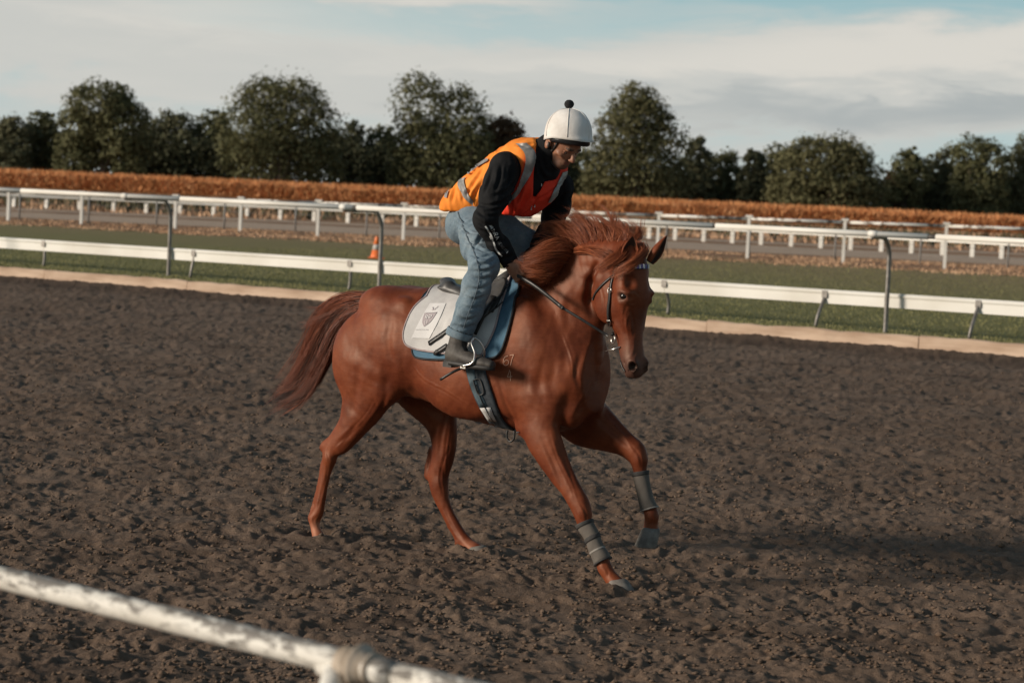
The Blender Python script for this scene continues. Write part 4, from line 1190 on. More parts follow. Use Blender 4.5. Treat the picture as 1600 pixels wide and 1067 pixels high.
V = crease(V, nrm, _b0, [[(926, 438), (921, 462), (927, 488)], [(893, 462), (886, 490), (889, 520)], [(862, 470), (876, 520), (884, 570), (878, 615)], [(905, 560), (893, 600), (884, 640)],
   [(608, 604), (613, 570), (606, 532), (611, 500)], [(850, 560), (842, 600), (852, 640)], [(600, 560), (604, 596), (594, 636)], [(640, 618), (690, 648), (748, 668)],
   [(700, 470), (694, 520), (700, 570)], [(905, 415), (928, 420), (948, 436)]], .0038, .022)
V = crease(V, nrm, _b0, [[(779, 588), (790, 630), (808, 664)], [(925, 600), (912, 630), (896, 656)], [(848, 686), (866, 726), (880, 764)], [(868, 682), (886, 726), (899, 766)], [(930, 650), (962, 678), (986, 700)],
   [(944, 640), (972, 670), (992, 692)], [(606, 612), (594, 642), (572, 668)], [(560, 660), (545, 680), (526, 694)], [(700, 640), (690, 680), (686, 716)], [(908, 552), (900, 580), (905, 606)]], .0042, .012)
V = crease(V, nrm, _b0, [[(517, 690), (511, 706), (515, 722)], [(512, 734), (504, 766), (495, 797)], [(702, 700), (692, 722), (688, 748), (692, 772)], [(694, 792), (706, 820), (720, 842)], [(905, 784), (914, 798), (917, 814)], [(897, 792), (902, 806), (910, 818)],
   [(984, 694), (998, 710), (1002, 728)], [(496, 806), (490, 812), (494, 824)], [(986, 484), (990, 504), (990, 526)], [(978, 478), (974, 500), (977, 520)], [(995, 530), (993, 548), (988, 560)], [(981, 452), (992, 455), (1000, 462)], [(978, 471), (986, 474), (994, 472)],
   [(944, 884), (950, 894), (948, 902)], [(1014, 800), (1020, 812), (1016, 822)], [(938, 446), (943, 470), (940, 492)]], .0032, .0055)
# surface veins stand a little proud
V = crease(V, nrm, _b0, [[(640, 560), (660, 590), (700, 612), (742, 640)], [(860, 672), (872, 712), (892, 752), (902, 782)], [(950, 655), (975, 682), (990, 706)], [(590, 620), (572, 650), (540, 684), (520, 706)], [(706, 650), (700, 690), (696, 730), (700, 768)],
   [(984, 488), (978, 505), (983, 530)], [(878, 520), (893, 560), (896, 590)], [(508, 712), (508, 745), (502, 780)]], -.0030, .0045)
HBVH = BVHTree.FromPolygons([tuple(v) for v in V], [tuple(q) for q in Q])
hz0 = P(497, 842, -.19)
horse = hroot('horse', (0, 0, 0), label='chestnut horse cantering to the right with flying mane and tail', cat='horse')
m, nn, ll, b = pbr('chestnut_coat', (.25, .075, .03), .46, spec=.36)
v = nn.new('ShaderNodeTexCoord').outputs['Object']
g1 = tnoise(nn, ll, 5, 5, .6, vec=v); g2 = tnoise(nn, ll, 60, 6, .7, vec=v, sc=(.35, .35, 1.6)); g3 = tnoise(nn, ll, 260, 3, .6, vec=v)
c = ramp(nn, ll, g1, [(.32, (.062, .0105, .0045)), (.5, (.130, .0270, .0100)), (.68, (.225, .056, .021))])
g4 = tnoise(nn, ll, 2.3, 6, .62, vec=v, dist=.6); c = mixc(nn, ll, .35, c, ramp(nn, ll, g4, [(.36, (.055, .009, .004)), (.5, (.14, .029, .011)), (.62, (.27, .074, .028))]))
c = mixc(nn, ll, .18, c, ramp(nn, ll, g2, [(.3, (.080, .015, .006)), (.7, (.25, .066, .026))]))
at = nn.new('ShaderNodeAttribute'); at.attribute_name = 'muzzle'
c = mixc(nn, ll, at.outputs['Fac'], c, (.075, .045, .036))
at3 = nn.new('ShaderNodeAttribute'); at3.attribute_name = 'nostril'; c = mixc(nn, ll, at3.outputs['Fac'], c, (.012, .007, .006))
at2 = nn.new('ShaderNodeAttribute'); at2.attribute_name = 'pale'
c = mixc(nn, ll, at2.outputs['Fac'], c, (.42, .17, .10))
ll.new(c, b.inputs['Base Color'])
nb = bump(nn, ll, b, g2, .14, .003); bump(nn, ll, b, g3, .25, .0015, nb)
rr_ = nn.new('ShaderNodeMapRange'); ll.new(g1, rr_.inputs[0]); rr_.inputs[3].default_value = .40; rr_.inputs[4].default_value = .62; ll.new(rr_.outputs[0], b.inputs['Roughness'])
b.inputs['Specular Tint'].default_value = (1, .72, .55, 1)
COAT = m
ho = hobj('body', V, Q, COAT, horse)
rv = V - HEAD0
an = -rv[:, 2]; hn = np.abs(rv @ lh)
inhead = (V[:, 0] > P(955, 500, 0)[0]) & (V[:, 2] > .95)
muz = np.clip((an - .44) / .16, 0, 1) * .8 * inhead
eyed = np.linalg.norm(V - EYE, axis=1); muz = np.maximum(muz, np.clip(1.3 - eyed / .035, 0, .7))
nost = np.zeros(len(V))
for s_ in (-1, 1):
    ne = PH(998, 572, 0) + lh * s_ * .056 + nh * .006
    dk_ = np.clip(1.6 - np.linalg.norm(V - ne + lh * s_ * .012, axis=1) / .024, 0, 1); nost = np.maximum(nost, dk_)
set_attr(ho, 'muzzle', muz); set_attr(ho, 'nostril', nost)
pl = np.zeros(len(V))
for c_, r_ in ((P(494, 828, -.19), .06), (P(735, 858, .18), .06), (P(660, 780, .16), .04)):
    pl = np.maximum(pl, np.clip(1.2 - np.linalg.norm(V - c_, axis=1) / r_, 0, .8))
set_attr(ho, 'pale', pl)
# ---- the horse's other parts
EARM = COAT
EARIN = simple('inner_ear', (.035, .018, .012), (.07, .035, .022), 60, .9, 0)
for (bx, by, bl), (tx, ty, tl), out, w in (((982, 408, -.050), (989, 369, -.055), (.55, -.83, -.1), .047), ((1016, 407, .030), (1041, 367, .10), (.95, .25, -.2), .046)):
    V, F = ear(PH(bx, by, bl + .0) - (0, 0, .01), PH(tx, ty, tl), out, w)
    fm = [1 if all((i // 11) % 2 == 1 for i in f) else 0 for f in F]
    hobj('ear', V, F, COAT, horse, mats=[COAT, EARIN], fmat=fm)
# eyes
EYEM = pbr('horse_eye', (.012, .007, .005), .16, spec=.5)[0]
for s_ in (-1, 1):
    e = PH(994, 463, 0) + lh * s_ * .088
    V, F = [], []
    n = 14
    for i in range(n + 1):
        for j in range(2 * n):
            a = math.pi * i / n; c_ = math.pi * j / n
            V.append(e + nh * .024 * math.sin(a) * math.cos(c_) + lh * .020 * math.sin(a) * math.sin(c_) + np.array((0, 0, 1)) * .020 * math.cos(a))
    for i in range(n):
        for j in range(2 * n): F.append((i*2*n+j, i*2*n+(j+1) % (2*n), (i+1)*2*n+(j+1) % (2*n), (i+1)*2*n+j))
    hobj('eye', V, F, EYEM, horse)
# hooves: truncated cones sloping forward
HOOFM = simple('hoof_horn', (.11, .095, .082), (.21, .185, .16), 22, .8, .4, .003)
def hoof(top, axis, fwd, r_top, r_bot, L_):
    """top centre, axis down to the sole, fwd = towards the toe"""
    axis = np.array(axis, float); axis /= np.linalg.norm(axis); fwd = np.array(fwd, float); fwd -= axis * (fwd @ axis); fwd /= np.linalg.norm(fwd); sd_ = np.cross(axis, fwd)
    V, F = [], []; n = 22; lv = [(-.12, .80), (0, 1.0), (.08, 1.04), (.5, 1.12), (.94, 1.22), (1.0, 1.18)]
    for t, q in lv:
        for k in range(n):
            a = 2 * math.pi * k / n; c_ = math.cos(a)
            r_ = r_top * q; L2 = L_ * t
            back = .72 if c_ < 0 else 1.0
            V.append(top + axis * L2 + fwd * (c_ * r_ * back * 1.1 + t * L_ * .42) + sd_ * math.sin(a) * r_ * .92)
    for i in range(len(lv) - 1):
        for k in range(n): F.append((i*n+k, i*n+(k+1) % n, (i+1)*n+(k+1) % n, (i+1)*n+k))
    F.append(tuple(range((len(lv)-1)*n, len(lv)*n))); F.append(tuple(range(n))[::-1])
    return np.array(V), F
for top, ax, fw, r_, L_ in ((P(964, 908, -.18), (.25, 0, -1), (1, 0, .15), .047, .075), (P(1018, 827, .16), (-.04, -.02, -1), (.0, -.6, .0), .046, .082),
                            (P(499, 838, -.19), (.2, 0, -1), (1, 0, .1), .045, .05), (P(744, 855, .18), (.3, 0, -1), (1, 0, -.15), .045, .045)):
    V, F = hoof(top, ax, fw, r_ * 1.12, 0, L_ * 1.1); o = hobj('hoof', V, F, HOOFM, horse)
    b_ = o.modifiers.new('bevel', 'BEVEL'); b_.width = .004; b_.segments = 2; b_.limit_method = 'ANGLE'; b_.angle_limit = R(40)

# hair: thin tapered strands grown between guide curves
def strands(name, guides, n, mat, parent, wid=.0022, seg=9, jit=.02, curl=.012, seed=0, root_j=.012, lenj=.25, clump=26):
    rg = np.random.default_rng(seed)
    Gd = np.array([catmull(g, 1 if False else 6) for g in guides])      # guides all with the same number of points
    m = len(Gd); S = seg + 1
    tt = np.linspace(0, 1, S)
    def at(g, t):
        q = t * (g.shape[-2] - 1); i = np.minimum(q.astype(int), g.shape[-2] - 2); f = q - i
        return g[..., i, :] * (1 - f)[:, None] + g[..., i + 1, :] * f[:, None]
    V = np.empty((n, S, 3, 3)); ncl = max(1, n // clump)
    cu = rg.uniform(0, m - 1, ncl); coff = rg.normal(0, 1, (ncl, 3)); cph = rg.uniform(0, 6.28, (ncl, 2)); clen = rg.uniform(1 - lenj, 1 + lenj * .3, ncl)
    for a in range(n):
        c_ = rg.integers(0, ncl); u = np.clip(cu[c_] + rg.normal(0, .12), 0, m - 1.001); i = int(u); f = u - i
        L_ = clen[c_] * rg.uniform(.8, 1.06)
        base = at(Gd[i] * (1 - f) + Gd[i + 1] * f, np.clip(tt * L_, 0, 1)) if m > 1 else at(Gd[0], tt)
        if L_ > 1: base = base + (base[-1] - base[-2]) * (tt[:, None]**3) * (L_ - 1) * 4
        off = coff[c_] * jit * 1.5 * tt[:, None]**.8 + rg.normal(0, root_j, 3) * (1 - .75 * tt[:, None]) + rg.normal(0, jit * .20, 3) * tt[:, None]**1.5
        off = off + np.stack([np.sin(tt * 5 + cph[c_, 0]), np.sin(tt * 4 + cph[c_, 1]), np.cos(tt * 6 + cph[c_, 0])], 1) * curl * tt[:, None]
        C_ = base + off
        T = np.gradient(C_, axis=0); T /= np.linalg.norm(T, axis=1)[:, None] + 1e-9
        r_ = rg.normal(size=3); x = np.cross(T, r_); x /= np.linalg.norm(x, axis=1)[:, None] + 1e-9; y = np.cross(T, x)
        w = wid * rg.uniform(.6, 1.3) * (1 - tt**2.2 * .92)
        for k in range(3):
            an_ = 2 * math.pi * k / 3; V[a, :, k] = C_ + (math.cos(an_) * x + math.sin(an_) * y) * w[:, None]
    idx = np.arange(n * S * 3).reshape(n, S, 3)
    q = [np.stack([idx[:, :-1, k], idx[:, :-1, (k+1) % 3], idx[:, 1:, (k+1) % 3], idx[:, 1:, k]], -1).reshape(-1, 4) for k in range(3)]
    o = hobj(name, V.reshape(-1, 3), np.concatenate(q), mat, parent)
    set_attr(o, 'strand', np.repeat(rg.uniform(0, 1, n), S * 3)); set_attr(o, 'along', np.tile(np.repeat(tt, 3), n))
    return o
def hairmat(name, c1, c2, c3, tipc=None):
    m, nn, ll, b = pbr(name, c1, .42, spec=.4)
    at = nn.new('ShaderNodeAttribute'); at.attribute_name = 'strand'
    c = ramp(nn, ll, at.outputs['Fac'], [(0, c1), (.55, c2), (1, c3)])
    if tipc:
        a2 = nn.new('ShaderNodeAttribute'); a2.attribute_name = 'along'; r2 = ramp(nn, ll, a2.outputs['Fac'], [(.25, (0, 0, 0)), (.9, (1, 1, 1))]); c = mixc(nn, ll, r2, c, tipc)
    ll.new(c, b.inputs['Base Color']); return m
MANEM = hairmat('mane_hair', (.16, .034, .012), (.30, .078, .027), (.50, .165, .07))
TAILM = hairmat('tail_hair', (.10, .024, .011), (.18, .045, .018), (.30, .09, .04))
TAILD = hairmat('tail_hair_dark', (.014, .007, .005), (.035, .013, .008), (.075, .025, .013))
def Gp(pts): return [P(*p) for p in pts]
# mane: roots run up the crest, locks thrown back and up by the wind
crest = [(836, 436, -.03), (850, 421, -.035), (868, 406, -.035), (888, 394, -.04), (908, 387, -.045), (930, 382, -.05), (952, 380, -.06), (972, 381, -.065)]
near = [Gp([(842, 446, -.07), (826, 443, -.13), (816, 438, -.17), (809, 431, -.17)]),
        Gp([(856, 438, -.085), (838, 442, -.15), (820, 433, -.19), (808, 425, -.19)]),
        Gp([(872, 420, -.08), (860, 424, -.16), (836, 424, -.20), (808, 417, -.20)]),
        Gp([(884, 406, -.07), (868, 406, -.15), (842, 411, -.21), (806, 413, -.22)]),
        Gp([(892, 397, -.06), (874, 390, -.13), (848, 396, -.19), (815, 406, -.21)]),
        Gp([(896, 392, -.05), (880, 378, -.09), (854, 380, -.14), (822, 394, -.17)])]
strands('mane', near, 2700, MANEM, horse, .0010, 8, .013, .010, 1, .012, .2)
mid = [Gp([(888, 394, -.03), (874, 374, -.04), (856, 366, -.06), (836, 372, -.09)]),
       Gp([(900, 388, -.03), (884, 364, -.03), (864, 354, -.05), (846, 354, -.07)]),
       Gp([(912, 384, -.035), (896, 360, -.03), (878, 347, -.03), (858, 346, -.05)]),
       Gp([(926, 381, -.04), (916, 356, -.03), (900, 344, -.02), (880, 347, -.04)]),
       Gp([(938, 379, -.045), (932, 354, -.03), (918, 340, -.02), (900, 337, -.02)])]
strands('mane', mid, 1400, MANEM, horse, .0010, 8, .020, .016, 2, .012, .35)
top = [Gp([(940, 380, -.05), (940, 362, -.03), (930, 346, -.02), (906, 337, -.02)]),
       Gp([(950, 380, -.05), (954, 362, -.03), (946, 346, -.02), (922, 338, -.01)]),
       Gp([(962, 381, -.06), (966, 366, -.04), (958, 352, -.02), (938, 342, -.01)]),
       Gp([(974, 382, -.06), (984, 370, -.04), (978, 358, -.02), (958, 354, .00)]),
       Gp([(986, 386, -.05), (1002, 376, -.03), (1002, 364, .00), (986, 360, .02)])]
strands('mane', top, 1350, MANEM, horse, .0010, 8, .018, .020, 3, .012, .25)
# locks lying over the neck behind the ear
lie = [Gp([(905, 386, -.07), (925, 388, -.11), (945, 392, -.13), (962, 400, -.14)]),
       Gp([(900, 392, -.08), (918, 392, -.12), (938, 400, -.14), (958, 410, -.15)]),
       Gp([(972, 384, -.09), (962, 396, -.14), (948, 410, -.17), (934, 420, -.18)]),
       Gp([(984, 386, -.09), (972, 402, -.15), (956, 416, -.18), (938, 428, -.19)])]
strands('mane', lie[:2], 260, MANEM, horse, .0010, 9, .008, .005, 4, .008, .3)
strands('mane', lie[2:], 460, MANEM, horse, .0010, 9, .010, .006, 6, .010, .3)
# forelock: falls between the ears, blown over the near side
def Gh(pts): return [PH(*p) for p in pts]
fore = [Gh([(996, 386, -.01), (1000, 398, -.02), (984, 416, -.11), (950, 430, -.13)]),
        Gh([(1000, 384, 0), (1004, 396, -.02), (986, 413, -.11), (955, 430, -.13)]),
        Gh([(1003, 385, .01), (1008, 396, -.01), (994, 409, -.08), (968, 424, -.12)])]
strands('forelock', fore, 900, MANEM, horse, .0010, 9, .008, .006, 5, .012, .25)
# tail streaming out behind
tl = [Gp([(590, 466, .02), (556, 464, .03), (520, 474, .05), (492, 502, .07), (476, 548, .09), (440, 606, .11)]),
      Gp([(588, 468, .01), (552, 470, .02), (518, 486, .04), (492, 530, .06), (466, 584, .08), (430, 622, .09)]),
      Gp([(584, 472, 0), (548, 478, .0), (516, 500, .02), (492, 552, .03), (466, 606, .04), (428, 630, .06)]),
      Gp([(582, 478, -.01), (548, 486, -.02), (522, 514, -.02), (500, 566, -.02), (470, 614, -.01), (432, 634, .0)]),
      Gp([(580, 484, -.02), (552, 496, -.03), (530, 530, -.04), (506, 576, -.04), (480, 614, -.04), (446, 634, -.04)])]
strands('tail', tl, 1700, TAILM, horse, .0013, 9, .024, .010, 7, .012, .2)
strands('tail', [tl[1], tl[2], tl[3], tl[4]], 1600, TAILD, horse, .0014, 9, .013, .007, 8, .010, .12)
wisps = [Gp([(586, 468, .02), (545, 468, .04), (505, 478, .06), (478, 480, .10)]), Gp([(588, 466, .02), (546, 470, .04), (506, 486, .06), (474, 500, .10)]), Gp([(588, 470, .02), (546, 478, .04), (500, 500, .08), (470, 520, .12)])]
strands('tail', wisps, 260, TAILM, horse, .0011, 10, .035, .02, 9, .012, .3)
# freeze brand on the shoulder, laid on the coat
BRANDM = simple('brand_hair', (.38, .19, .12), (.50, .28, .19), 60, .7, 0)
def stroke_on(name, lines, wid, mat, parent, bvh, off=.003, n=5, thick=0, cyc=False):
    mb = MB()
    for ln in lines:
        C_ = catmull([(x, y, 0) for x, y in ln], n) if len(ln) > 2 else np.array([np.array((*ln[0], 0)) * (1-t) + np.array((*ln[1], 0)) * t for t in np.linspace(0, 1, 6)])
        out = []; N = []
        for x, y, _ in C_:
            p, nn_ = cast(x, y, bvh)
            if p is not None: out.append(p); N.append(nn_)
        if len(out) < 2: print('LOST', name, ln); continue
        out = np.array(out); N = np.array(N); T = np.gradient(out, axis=0); T /= np.linalg.norm(T, axis=1)[:, None] + 1e-9
        S_ = np.cross(T, N); V = []; w = wid if np.isscalar(wid) else wid
        if thick:
            for i in range(len(out)):
                p = out[i] + N[i] * off; V += [p - S_[i] * w / 2, p + S_[i] * w / 2, p + S_[i] * w / 2 + N[i] * thick, p - S_[i] * w / 2 + N[i] * thick]
            mb.add(V, [(4*i + k, 4*i + (k+1) % 4, 4*i + 4 + (k+1) % 4, 4*i + 4 + k) for i in range(len(out) - 1) for k in range(4)] + [(0, 1, 2, 3), tuple(4*len(out) - 1 - k for k in range(4))]); continue
        for i in range(len(out)): V += [out[i] - S_[i] * w / 2 + N[i] * off, out[i] + S_[i] * w / 2 + N[i] * off]
        mb.add(V, [(2*i, 2*i+1, 2*i+3, 2*i+2) for i in range(len(out) - 1)])
    return hobj(name, mb.V, mb.F, mat, parent) if mb.V else None
six = [[(794, 556), (789, 558), (787, 563), (787, 568), (790, 571), (793, 570), (795, 567), (794, 563), (790, 563), (788, 566)]]
sev = [[(797, 555), (803, 554)], [(803, 554), (800, 562), (798, 571)]]
fou = [[(797, 578), (793, 589)], [(793, 589), (801, 588)], [(798, 580), (798, 595)]]
stroke_on('brand', six + sev + fou, .0042, BRANDM, horse, HBVH)
# ------------------------------------------------------------------ tack
BLACKL = simple('black_leather', (.016, .014, .013), (.035, .031, .029), 40, .42, .25, .002)
GREYL = simple('worn_saddle_leather', (.045, .042, .040), (.085, .080, .076), 12, .45, .2, .002)
WHITEP = simple('white_pad_cloth', (.50, .48, .47), (.62, .60, .58), 9, .85, .25, .003)
BLUEP = simple('blue_pad_cloth', (.055, .13, .20), (.085, .175, .25), 14, .85, .25, .003)
BLKB = simple('black_binding', (.012, .012, .014), (.03, .03, .033), 40, .8, .1, .002)
PINKB = simple('grey_mauve_binding', (.30, .23, .23), (.40, .32, .31), 40, .85, .1, .002)
STEEL = pbr('stirrup_steel', (.62, .59, .55), .28, 1.0)[0]
ZC = 1.12
def rad(x, ang, off=0.0, side=-1):
    """skin point of the trunk at station x, angle from straight up round to one side"""
    o = Vector((x, 0, ZC)); d = Vector((0, side * math.sin(ang), math.cos(ang)))
    r_ = HBVH.ray_cast(o, d)
    p = np.array(r_[0]); n = np.array(d) * .6 + np.array(r_[1]) * (1 if r_[1].dot(d) > 0 else -1) * .4; n /= np.linalg.norm(n)
    return p + n * off
def xa(px, py, lat=None):
    p, _ = cast(px, py, HBVH)
    if p is None or lat is not None: p = P(px, py, lat if lat is not None else 0)
    return np.array((p[0], math.atan2(abs(p[1]), p[2] - ZC)))
def pad(name, outline, off, thick, mat, parent, rings=9, bind=None, bw=.10, sides=(-1, 1), edge_n=6, flare=None):
    O = catmull([(*p, 0) for p in outline + [outline[0]]], edge_n)[:-1, :2]; c = O.mean(0); n = len(O)
    lv = list(np.linspace(0, 1 - bw * .35, rings)) + [1 - bw * .2, 1 - bw * .12, 1.0]
    for sd_, part in ((s, None) for s in sides):
        V = []; F = []
        for t in lv:
            for q in O:
                x, a = c + (q - c) * t; V.append(rad(x, max(a, 0.002), off + thick, sd_))
        for q in O: V.append(rad(q[0], max(q[1], .002), off - .004, sd_))
        m_ = len(lv) + 1
        F = [(i*n+k, i*n+(k+1) % n, (i+1)*n+(k+1) % n, (i+1)*n+k) for i in range(1, m_ - 1) for k in range(n)] + [(0, n + (k+1) % n, n + k) for k in range(n)]
        hobj(name, V, F, mat, parent)
        if bind is not None:
            E = [rad(q[0], max(q[1], .002), off + thick * .8, sd_) for q in O] ; E.append(E[0])
            V2, F2 = tube(np.array(E), thick * .62, 6, False); hobj('binding', V2, F2, bind, parent)
top_w = [xa(795, 446, 0) * (1, 0) + (0, .03), xa(740, 455, 0) * (1, 0) + (0, .03), xa(688, 455, 0) * (1, 0) + (0, .03)]
blue_o = [xa(650, 500), xa(646, 530), xa(647, 553), xa(660, 560), xa(700, 562), xa(740, 561), xa(768, 560), xa(783, 551), xa(795, 519), xa(804, 480), xa(812, 446), xa(808, 440, 0) * (1, 0) + (0, .04)] + [top_w[1], top_w[2]]
r1 = hroot('saddle_blanket', P(720, 452, 0), label='blue saddle blanket with black edge under the white saddle cloth', cat='saddle blanket')
pad('blanket_half', blue_o, .002, .010, BLUEP, r1, bind=BLKB)
white_o = [xa(668, 468), xa(650, 483), xa(637, 508), xa(634, 530), xa(645, 543), xa(680, 550), xa(746, 556), xa(760, 547), xa(774, 520), xa(785, 482), xa(794, 452)] + top_w
r2 = hroot('saddle_cloth', P(721, 452, 0), label='white saddle cloth with a crest printed on a pale panel', cat='saddle cloth')
pad('cloth_half', white_o, .013, .010, WHITEP, r2, bind=PINKB)
# surfaces made so far, for laying prints and straps on
def world_bvh(objs):
    V = []; F = []
    for o in objs:
        n = len(V); b_ = np.array(PB[o.parent.name]) if o.parent and o.parent.name in PB else np.zeros(3)
        V += [tuple(np.array(v.co) + b_) for v in o.data.vertices]; F += [tuple(i + n for i in p.vertices) for p in o.data.polygons]
    return BVHTree.FromPolygons(V, F)
PADB = world_bvh([o for o in r2.children] + [o for o in r1.children] + [ho])
def lay(name, left, right, mat, parent, bvh, off=.002, nu=6, nv=10, thick=0):
    """cloth panel between two edge lines, dropped on the surface behind"""
    A = catmull([(*p, 0) for p in left], 6)[:, :2]; B = catmull([(*p, 0) for p in right], 6)[:, :2]
    rs = lambda C, k: np.array([C[min(int(u), len(C) - 2)] * (1 - (u - min(int(u), len(C) - 2))) + C[min(int(u), len(C) - 2) + 1] * (u - min(int(u), len(C) - 2)) for u in np.linspace(0, len(C) - 1, k)])
    A = rs(A, nv); B = rs(B, nv); V = []; last = None
    for i in range(nv):
        for j in range(nu + 1):
            x, y = A[i] * (1 - j / nu) + B[i] * (j / nu); p, n_ = cast(x, y, bvh)
            if p is None: p, n_ = last if last is not None else (P(x, y, -.3), np.array((0, -1., 0)))
            last = (p, n_); cd_ = HM @ (CAMP - HO) - p; cd_ /= np.linalg.norm(cd_); V.append(p + n_ * off * .5 + cd_ * off * .5)
    F = [(i*(nu+1)+j, i*(nu+1)+j+1, (i+1)*(nu+1)+j+1, (i+1)*(nu+1)+j) for i in range(nv - 1) for j in range(nu)]
    o = hobj(name, V, F, mat, parent)
    if thick: s_ = o.modifiers.new('thick', 'SOLIDIFY'); s_.thickness = thick; s_.offset = 0
    return o
PANEL = simple('printed_panel', (.66, .64, .63), (.72, .70, .69), 14, .8, .1, .002)
PRINT = simple('crest_print', (.36, .31, .32), (.44, .38, .39), 60, .8, 0)
lay('print_panel', [(672, 474), (657, 499), (643, 528)], [(697, 474), (686, 500), (671, 529)], PANEL, r2, PADB, .004)
CRB = world_bvh([o for o in r2.children])
def z2(x, y): return (630 + x / 10.16, 455 + y / 10.16)
# shield: filled crest with paler letters, crown strokes above, faint line of text below
lay('crest', [z2(345, 340), z2(312, 430), z2(305, 500), z2(328, 558)], [z2(540, 330), z2(490, 410), z2(430, 490), z2(332, 562)], PRINT, r2, CRB, .003, 5, 12)
CR2 = world_bvh([o for o in r2.children])
stroke_on('crest_crown', [[z2(455, 300), z2(512, 292)], [z2(470, 262), z2(480, 296)], [z2(500, 284), z2(530, 268), z2(558, 240)], [z2(462, 262), z2(486, 258)]], .0035, PRINT, r2, CR2, .003)
rr1 = [[z2(352, 440), z2(366, 385)], [z2(366, 385), z2(392, 388), z2(386, 410), z2(360, 412)], [z2(372, 412), z2(382, 442)]]
rr2 = [[z2(402, 440), z2(416, 382)], [z2(416, 382), z2(458, 384), z2(448, 408), z2(412, 412)], [z2(424, 412), z2(434, 440)]]
stroke_on('crest_letters', rr1 + rr2, .0032, PANEL, r2, CR2, .004)
stroke_on('crest_lines', [[z2(355, 352), z2(520, 344)], [z2(372, 460), z2(366, 520)], [z2(392, 458), z2(380, 510)], [z2(345, 470), z2(345, 530)]], .002, PANEL, r2, CR2, .004)
FAINT = simple('faint_print', (.60, .58, .58), (.64, .62, .61), 60, .8, 0)
stroke_on('faint_text', [[z2(195 + i * 18, 618 + (i % 3) * 3), z2(205 + i * 18, 600)] for i in range(12)], .0025, FAINT, r2, CR2, .003)

# saddle
sad = hroot('saddle', P(740, 450, 0), label='dark leather exercise saddle under the rider', cat='saddle')
SF = Field(P(800, 600, -.45) - (.45, 0, 0), P(800, 600, .45) + (.3, 0, .85) , .009)
lo_, hi_ = np.array((P(690, 460, 0)[0] - .10, -.36, 1.15)), np.array((P(815, 440, 0)[0] + .10, .36, 1.75))
SF = Field(lo_, hi_, .007)
sx = [P(706, 447, 0), P(730, 455, 0), P(760, 452, 0), P(785, 438, 0), P(800, 430, 0)]
SF.loft([(P(703, 449, 0), (0, 0, .018), (0, .115, 0)), (P(715, 452, 0), (0, 0, .026), (0, .12, 0)), (P(735, 456, 0), (0, 0, .028), (0, .10, 0)), (P(760, 453, 0), (0, 0, .028), (0, .085, 0)), (P(782, 441, 0), (0, 0, .032), (0, .065, 0)), (P(797, 430, 0), (0, 0, .030), (0, .05, 0))], .02)
SF.loft([(P(702, 446, -.08), (0, 0, .026), (.015, .03, 0)), (P(699, 440, 0), (0, 0, .026), (.016, .05, 0)), (P(702, 444, .08), (0, 0, .026), (.015, .03, 0))], .02)
for s_ in (-1, 1):
    SF.poly([P(790, 436, s_ * .04), P(782, 458, s_ * .13), P(772, 480, s_ * .20)], [.024, .022, .016], .02)
    SF.poly([P(702, 452, s_ * .07), P(735, 466, s_ * .12), P(770, 462, s_ * .12)], [.03, .028, .026], .03)
V, Q = nets(SF.F, SF.lo, SF.h, 0, 3)
hobj('seat', V, Q, GREYL, sad)
flap_o = [xa(776, 448), xa(792, 448), xa(786, 470), xa(776, 488), xa(758, 502), xa(745, 508), xa(736, 500), xa(740, 478), xa(752, 455)]
pad('flap', flap_o, .030, .010, GREYL, sad, bind=BLACKL)
# knee roll on the flap, billets, and loose straps
FLB = world_bvh([o for o in sad.children] + [o for o in r2.children])
stroke_on('flap_seam', [[(800, 443), (792, 462), (780, 478), (768, 487)], [(795, 443), (786, 458), (774, 470)]], .008, BLACKL, sad, FLB, .003, thick=.004)
lay('stirrup_leather', [(768, 462), (752, 490), (738, 520)], [(776, 464), (760, 494), (745, 524)], BLACKL, sad, FLB, .012, 2, 8, .004)
stroke_on('strap_end', [[(704, 514), (690, 524), (671, 537)]], .026, BLACKL, sad, PADB, .004, thick=.005)
stroke_on('strap_end', [[(700, 540), (688, 548), (680, 552)]], .026, BLACKL, sad, PADB, .006, thick=.005)
HOLE = pbr('strap_hole', (.5, .47, .44), .6)[0]
SEB = world_bvh([o for o in sad.children if o.name.startswith('strap_end')] + [o for o in r2.children])
stroke_on('strap_hole', [[(680, 528), (680.6, 527.6)], [(684.5, 524.3), (685.1, 523.9)], [(689, 521), (689.6, 520.6)]], .004, HOLE, sad, SEB, .002)
V, F = tube(catmull([P(724, 574, -.36), P(708, 581, -.40), P(688, 593, -.42)], 4), .0075, 8); hobj('loose_strap', V, F, BLACKL, sad)
# stirrup iron: an open loop round the boot
si = [P(741, 527, -.37), P(737, 536, -.39), P(742, 552, -.41), P(738, 567, -.43), P(722, 572, -.43)]
V, F = tube(catmull(si, 6), .0065, 8); hobj('stirrup_iron', V, F, STEEL, sad)
V, F = tube(catmull([P(741, 527, -.37), P(750, 534, -.35), P(757, 550, -.33), P(752, 568, -.32), P(735, 571, -.36)], 6), .0055, 8); hobj('stirrup_iron', V, F, STEEL, sad)
mb = MB(); mb.box(P(733, 573.5, -.375), .035, .11, .012); hobj('stirrup_tread', mb.V, mb.F, STEEL, sad, False)
